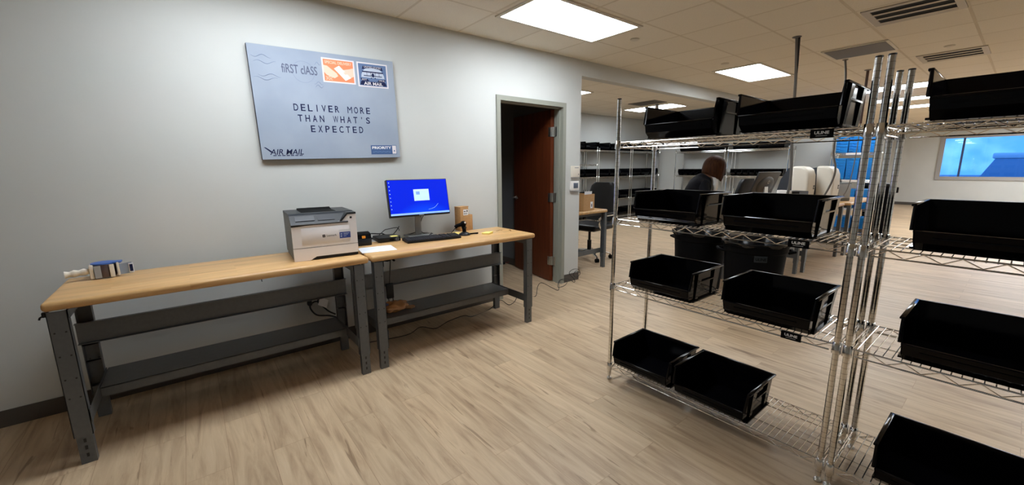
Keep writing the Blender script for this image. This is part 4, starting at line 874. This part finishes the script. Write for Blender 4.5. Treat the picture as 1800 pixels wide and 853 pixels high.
# ------------------------------------------------------------------ office chairs
def office_chair(loc, rz, label):          # local: sitter faces -y
    t = thing('office_chair', label, 'office chair', loc, rz, 'black office chairs with chrome arms')
    MB().box(-.25, .25, -.25, .24, .45, .54, bev=.035, seg=3).build('seat', M['leather'], t)
    b = MB(); rows_ = [(.22, .56, .20), (.245, .62, .235), (.27, .78, .245), (.30, .95, .235), (.325, 1.08, .20), (.335, 1.13, .15)]
    vs = []; n = 16
    for (y, z, hw) in rows_:
        for j in range(n):
            a_ = 2*math.pi*j/n; vs.append((hw*math.copysign(abs(math.cos(a_))**.45, math.cos(a_)), y+.045*math.copysign(abs(math.sin(a_))**.6, math.sin(a_)), z))
    fs = [(i*n+j, i*n+(j+1) % n, (i+1)*n+(j+1) % n, (i+1)*n+j) for i in range(len(rows_)-1) for j in range(n)]+[tuple(range(n-1, -1, -1)), tuple((len(rows_)-1)*n+j for j in range(n))]
    b.add(vs, fs); b.build('backrest', M['leather'], t, ang=60)
    for s in (-1, 1):
        a_ = MB().tube(bez([(s*.25, .27, 1.0), (s*.275, .25, .80), (s*.29, .18, .68), (s*.29, -.10, .67), (s*.285, -.2, .62), (s*.27, -.14, .50), (s*.22, .05, .46)], 6), .012, 8)
        ao = a_.build('armrest', M['chrome'], t); MB().box(s*.29-.022, s*.29+.022, -.12, .15, .683, .71, bev=.01).build('arm_pad', M['leather'], ao)
    MB().tube([(0, 0, .09), (0, 0, .28)], .03, 14).tube([(0, 0, .28), (0, 0, .45)], .018, 14).box(-.11, .11, -.12, .12, .425, .45, bev=.01).build('gas_column', M['black'], t)
    for k in range(5):
        an = R(90+72*k+20); c, s = math.cos(an), math.sin(an)
        lg = MB().tube([(0.02*c, .02*s, .12), (.17*c, .17*s, .105), (.295*c, .295*s, .075)], [.024, .019, .013], 8).build('leg', M['chrome'], t)
        ca = MB()
        for d in (-1, 1): ca.lathe([(.012, -.009), (.028, -.009), (.028, .009), (.012, .009)], 14, X=Matrix.Translation((.30*c-d*.015*s, .30*s+d*.015*c, .0285)) @ Matrix.Rotation(an, 4, 'Z') @ Matrix.Rotation(R(90), 4, 'X'))
        ca.tube([(.297*c, .297*s, .075), (.30*c, .30*s, .0285)], .008, 6).build('caster', M['rubber'], lg)
    return t
oc = office_chair((-.74, 4.93, 0), R(6), 'black office chair with chrome arms pushed up to the bench past the wall corner')
dup(oc, (.49, 6.76, 0), R(-95), 'black office chair behind the benches, its backrest showing right of the woman').scale = (1, 1, 1.10)
oc.scale = (1.12, 1.12, 1.06)
# carton on the left bench
t = thing('cardboard_carton', 'open brown cardboard carton with a white slip on the bench past the wall corner', 'box', (-.36, 4.27, TOP+.0005), R(8))
MB().box(-.15, .15, -.13, .13, 0, .006).box(-.15, .15, -.13, -.125, .006, .225).box(-.15, .15, .125, .13, .006, .225).box(-.15, -.145, -.125, .125, .006, .225).box(.145, .15, -.125, .125, .006, .225).build('carton', M['card'], t, smooth=False)
MB().hexa([(.1, -.06, .14), (.104, -.06, .14), (.104, .12, .14), (.1, .12, .14), (.11, -.06, .265), (.114, -.06, .265), (.114, .12, .26), (.11, .12, .26)]).build('packing_slip', M['paper'], t, smooth=False)
MB().box(.1502, .1508, .03, .09, .03, .12).box(.1508, .1512, .05, .07, .05, .09, mi=1).build('label', [M['paper'], M['black']], t, smooth=False)
# ------------------------------------------------------------------ the woman at the bench
PY = Vector((.82, 5.03, 0)); pdir = R(52)                 # rotation of the figure: local +x is where she faces
person = thing('person', 'person with a brown bob haircut in a black jacket bending over the back bench', 'person', PY, R(40))
def skin(name, pts, edges, radii, m, parent, sub=2, root=0):
    me = bpy.data.meshes.new(name); me.from_pydata(pts, edges, []); me.materials.append(m)
    o = bpy.data.objects.new(name, me); COL.objects.link(o); o.parent = parent
    sm = o.modifiers.new('skin', 'SKIN'); sm.use_smooth_shade = True
    for i, v in enumerate(me.skin_vertices[0].data):
        r = radii[i]; v.radius = r if isinstance(r, tuple) else (r, r); v.use_root = (i == root)
    o.modifiers.new('sub', 'SUBSURF').levels = sub; o.modifiers['sub'].render_levels = sub
    return o
# skeleton: pelvis, spine leaning forward, neck, head; arms down to the bench top; legs
P_ = [(0, 0, .86), (.03, 0, .98), (.09, 0, 1.12), (.14, 0, 1.25), (.19, 0, 1.315), (.225, 0, 1.36), (.265, 0, 1.43), (.275, 0, 1.475)]
rad = [(.11, .13), (.095, .11), (.08, .11), (.06, .09), (.042, .045), (.043, .046), (.085, .075), (.06, .055)]
E_ = [(i, i+1) for i in range(7)]
def chain(start, pts, rs):
    last = start
    for p, r in zip(pts, rs): P_.append(p); rad.append(r); E_.append((last, len(P_)-1)); last = len(P_)-1
    return last
for s in (-1, 1):
    chain(0, [(.0, s*.095, .78), (.01, s*.10, .46), (-.02, s*.10, .09), (.03, s*.10, .045), (.13, s*.115, .03)], [.088, .056, .036, .036, .028])
    h_ = chain(3, [(.13, s*.17, 1.235), (.15, s*.215, 1.02), (.31, s*.16, .93), (.36, s*.14, .905)], [.040, .034, .028, .026])
    pa = chain(h_, [(.41, s*.125, .892)], [(.020, .034)])
    for k in range(4):
        d = (k-1.5)*.020; ln = (.060, .072, .068, .052)[k]
        chain(pa, [(.435, s*.125+d, .890), (.435+ln*.55, s*.125+d*1.1, .884), (.435+ln, s*.125+d*1.1, .866)], [.0095, .0085, .0075])
    chain(h_, [(.385, s*.085, .893), (.425, s*.065, .875)], [.010, .008])
body = skin('body', P_, E_, rad, M['skin'], person)
# face details on the bowed head
HXF = Matrix.Translation((.275, 0, 1.425)) @ Matrix.Rotation(R(38), 4, 'Y')     # head frame, +x is the face
f = MB().ball((.0, 0, 0), (.092, .074, .112), 20, X=HXF).tube([(.085, 0, .015), (.108, 0, -.022), (.088, 0, -.03)], [.008, .013, .008], 8, X=HXF)
for s in (-1, 1): f.ball((-.0, s*.076, -.005), (.018, .010, .03), 8, X=HXF)
f.build('face', M['skin'], person, ang=70)
f = MB()
for s in (-1, 1): f.ball((.081, s*.030, .012), (.010, .014, .007), 8, X=HXF)
f.build('eyes', M['white'], person)
MB().tube([(.080, -.022, -.058), (.089, 0, -.060), (.080, .022, -.058)], .005, 6, X=HXF).build('mouth', mat('lips', (.45, .12, .10), .5), person)
# bob haircut: shell over skull falling forward past the cheeks
HXH = Matrix.Translation((.272, 0, 1.428)) @ Matrix.Rotation(R(10), 4, 'Y')
hr = MB(); n = 48; vs = []; fs = []; rings = 15
for i in range(rings):
    u_ = i/(rings-1)
    for j in range(n):
        a_ = 2*math.pi*j/n; face = max(0, math.cos(a_)); back = max(0, -math.cos(a_))
        strand = 1+.018*math.sin(15*a_+u_*2)+.012*math.sin(31*a_)
        if u_ < .55: t_ = u_/.55*math.pi/2; rad_ = math.sin(t_); z = .135*math.cos(t_)
        else: t_ = (u_-.55)/.45; rad_ = 1+.08*t_-.16*t_*t_; z = -(.135+.03*face-.035*back)*t_*(1+.05*math.sin(9*a_))
        x = .132*rad_*math.cos(a_)*strand; y = .126*rad_*math.sin(a_)*strand
        vs.append(HXH @ Vector((x-.006, y, z+.012)))
for i in range(rings-1):
    for j in range(n): fs.append((i*n+j, i*n+(j+1) % n, (i+1)*n+(j+1) % n, (i+1)*n+j))
fs.append(tuple((rings-1)*n+j for j in range(n)))
hr.add(vs, fs); hr.build('hair', M['hair'], person, ang=70)
# jacket, shirt collar, trousers, shoes follow the body
jp = [(0, 0, .84), (.02, 0, .98), (.08, 0, 1.12), (.125, 0, 1.235), (.165, 0, 1.30), (.185, 0, 1.335)]
jr = [(.15, .17), (.132, .148), (.125, .162), (.115, .170), (.085, .105), (.060, .066)]
je = [(0, 1), (1, 2), (2, 3), (3, 4), (4, 5)]
for s in (-1, 1):
    k = len(jp); jp += [(.115, s*.165, 1.228), (.145, s*.218, 1.02), (.30, s*.165, .938)]; jr += [.072, .056, .043]; je += [(3, k), (k, k+1), (k+1, k+2)]
skin('jacket', jp, je, jr, M['suit'], person)
c = MB()
for s in (-1, 1):
    c.tube([(.215, s*.075, 1.335), (.245, s*.080, 1.315), (.275, s*.075, 1.28), (.285, s*.050, 1.18), (.260, s*.030, 1.06)], [.016, .024, .032, .034, .022], 8)
c.build('shirt_collar', M['white'], person)
tp_ = [(0, 0, .88)]; tr_ = [(.145, .16)]; te = []
for s in (-1, 1):
    k = len(tp_); tp_ += [(0, s*.095, .77), (.01, s*.10, .46), (-.015, s*.10, .085)]; tr_ += [.105, .074, .06]; te += [(0, k), (k, k+1), (k+1, k+2)]
skin('trousers', tp_, te, tr_, M['suit'], person)
for s in (-1, 1):
    MB().hexa([(-.07, s*.10-.042, 0), (.19, s*.115-.04, 0), (.19, s*.115+.04, 0), (-.07, s*.10+.042, 0), (-.065, s*.10-.036, .085), (.10, s*.115-.038, .055), (.10, s*.115+.038, .055), (-.065, s*.10+.036, .085)]).build('shoe', M['leather'], person)

# ------------------------------------------------------------------ outside the window: parked car and shrubs
CXo, CYo = 4.3, YW+5.5
t = thing('parked_car', 'pale car parked outside the far window', 'car', (CXo, CYo, -.12))
wc = mat('car_paint', (.75, .78, .82), .25, coat=.5)
sd = [(-2.2, .30), (2.2, .30), (2.25, .75), (1.9, .95), (1.2, 1.02), (.8, 1.05), (-2.0, 1.05), (-2.25, .8)]
MB().prism(sd, -.85, .85, 'y').build('body', mat('car_body', (.32, .42, .52), .3, coat=.4), t, smooth=False)
MB().hexa([(-2.0, -.78, 1.05), (1.1, -.78, 1.05), (1.1, .78, 1.05), (-2.0, .78, 1.05), (-1.7, -.66, 1.72), (.3, -.66, 1.72), (.3, .66, 1.72), (-1.7, .66, 1.72)]).build('windows', mat('car_glass', (.22, .33, .46), .1), t, smooth=False)
MB().box(-1.78, .42, -.70, .70, 1.72, 1.95, bev=.06).build('roof', wc, t)
for x in (-1.35, 1.4):
    for y in (-.8, .8): MB().lathe([(.33, -.1), (.33, .1)], 20, X=Matrix.Translation((x, y, .33)) @ Matrix.Rotation(R(90), 4, 'X')).build('wheel', M['rubber'], t)
for x in (2.18, -2.2):
    for y in (-.6, .6): MB().box(x-.04, x+.08, y-.16, y+.16, .68, .86, bev=.03).build('lamp', wc, t)
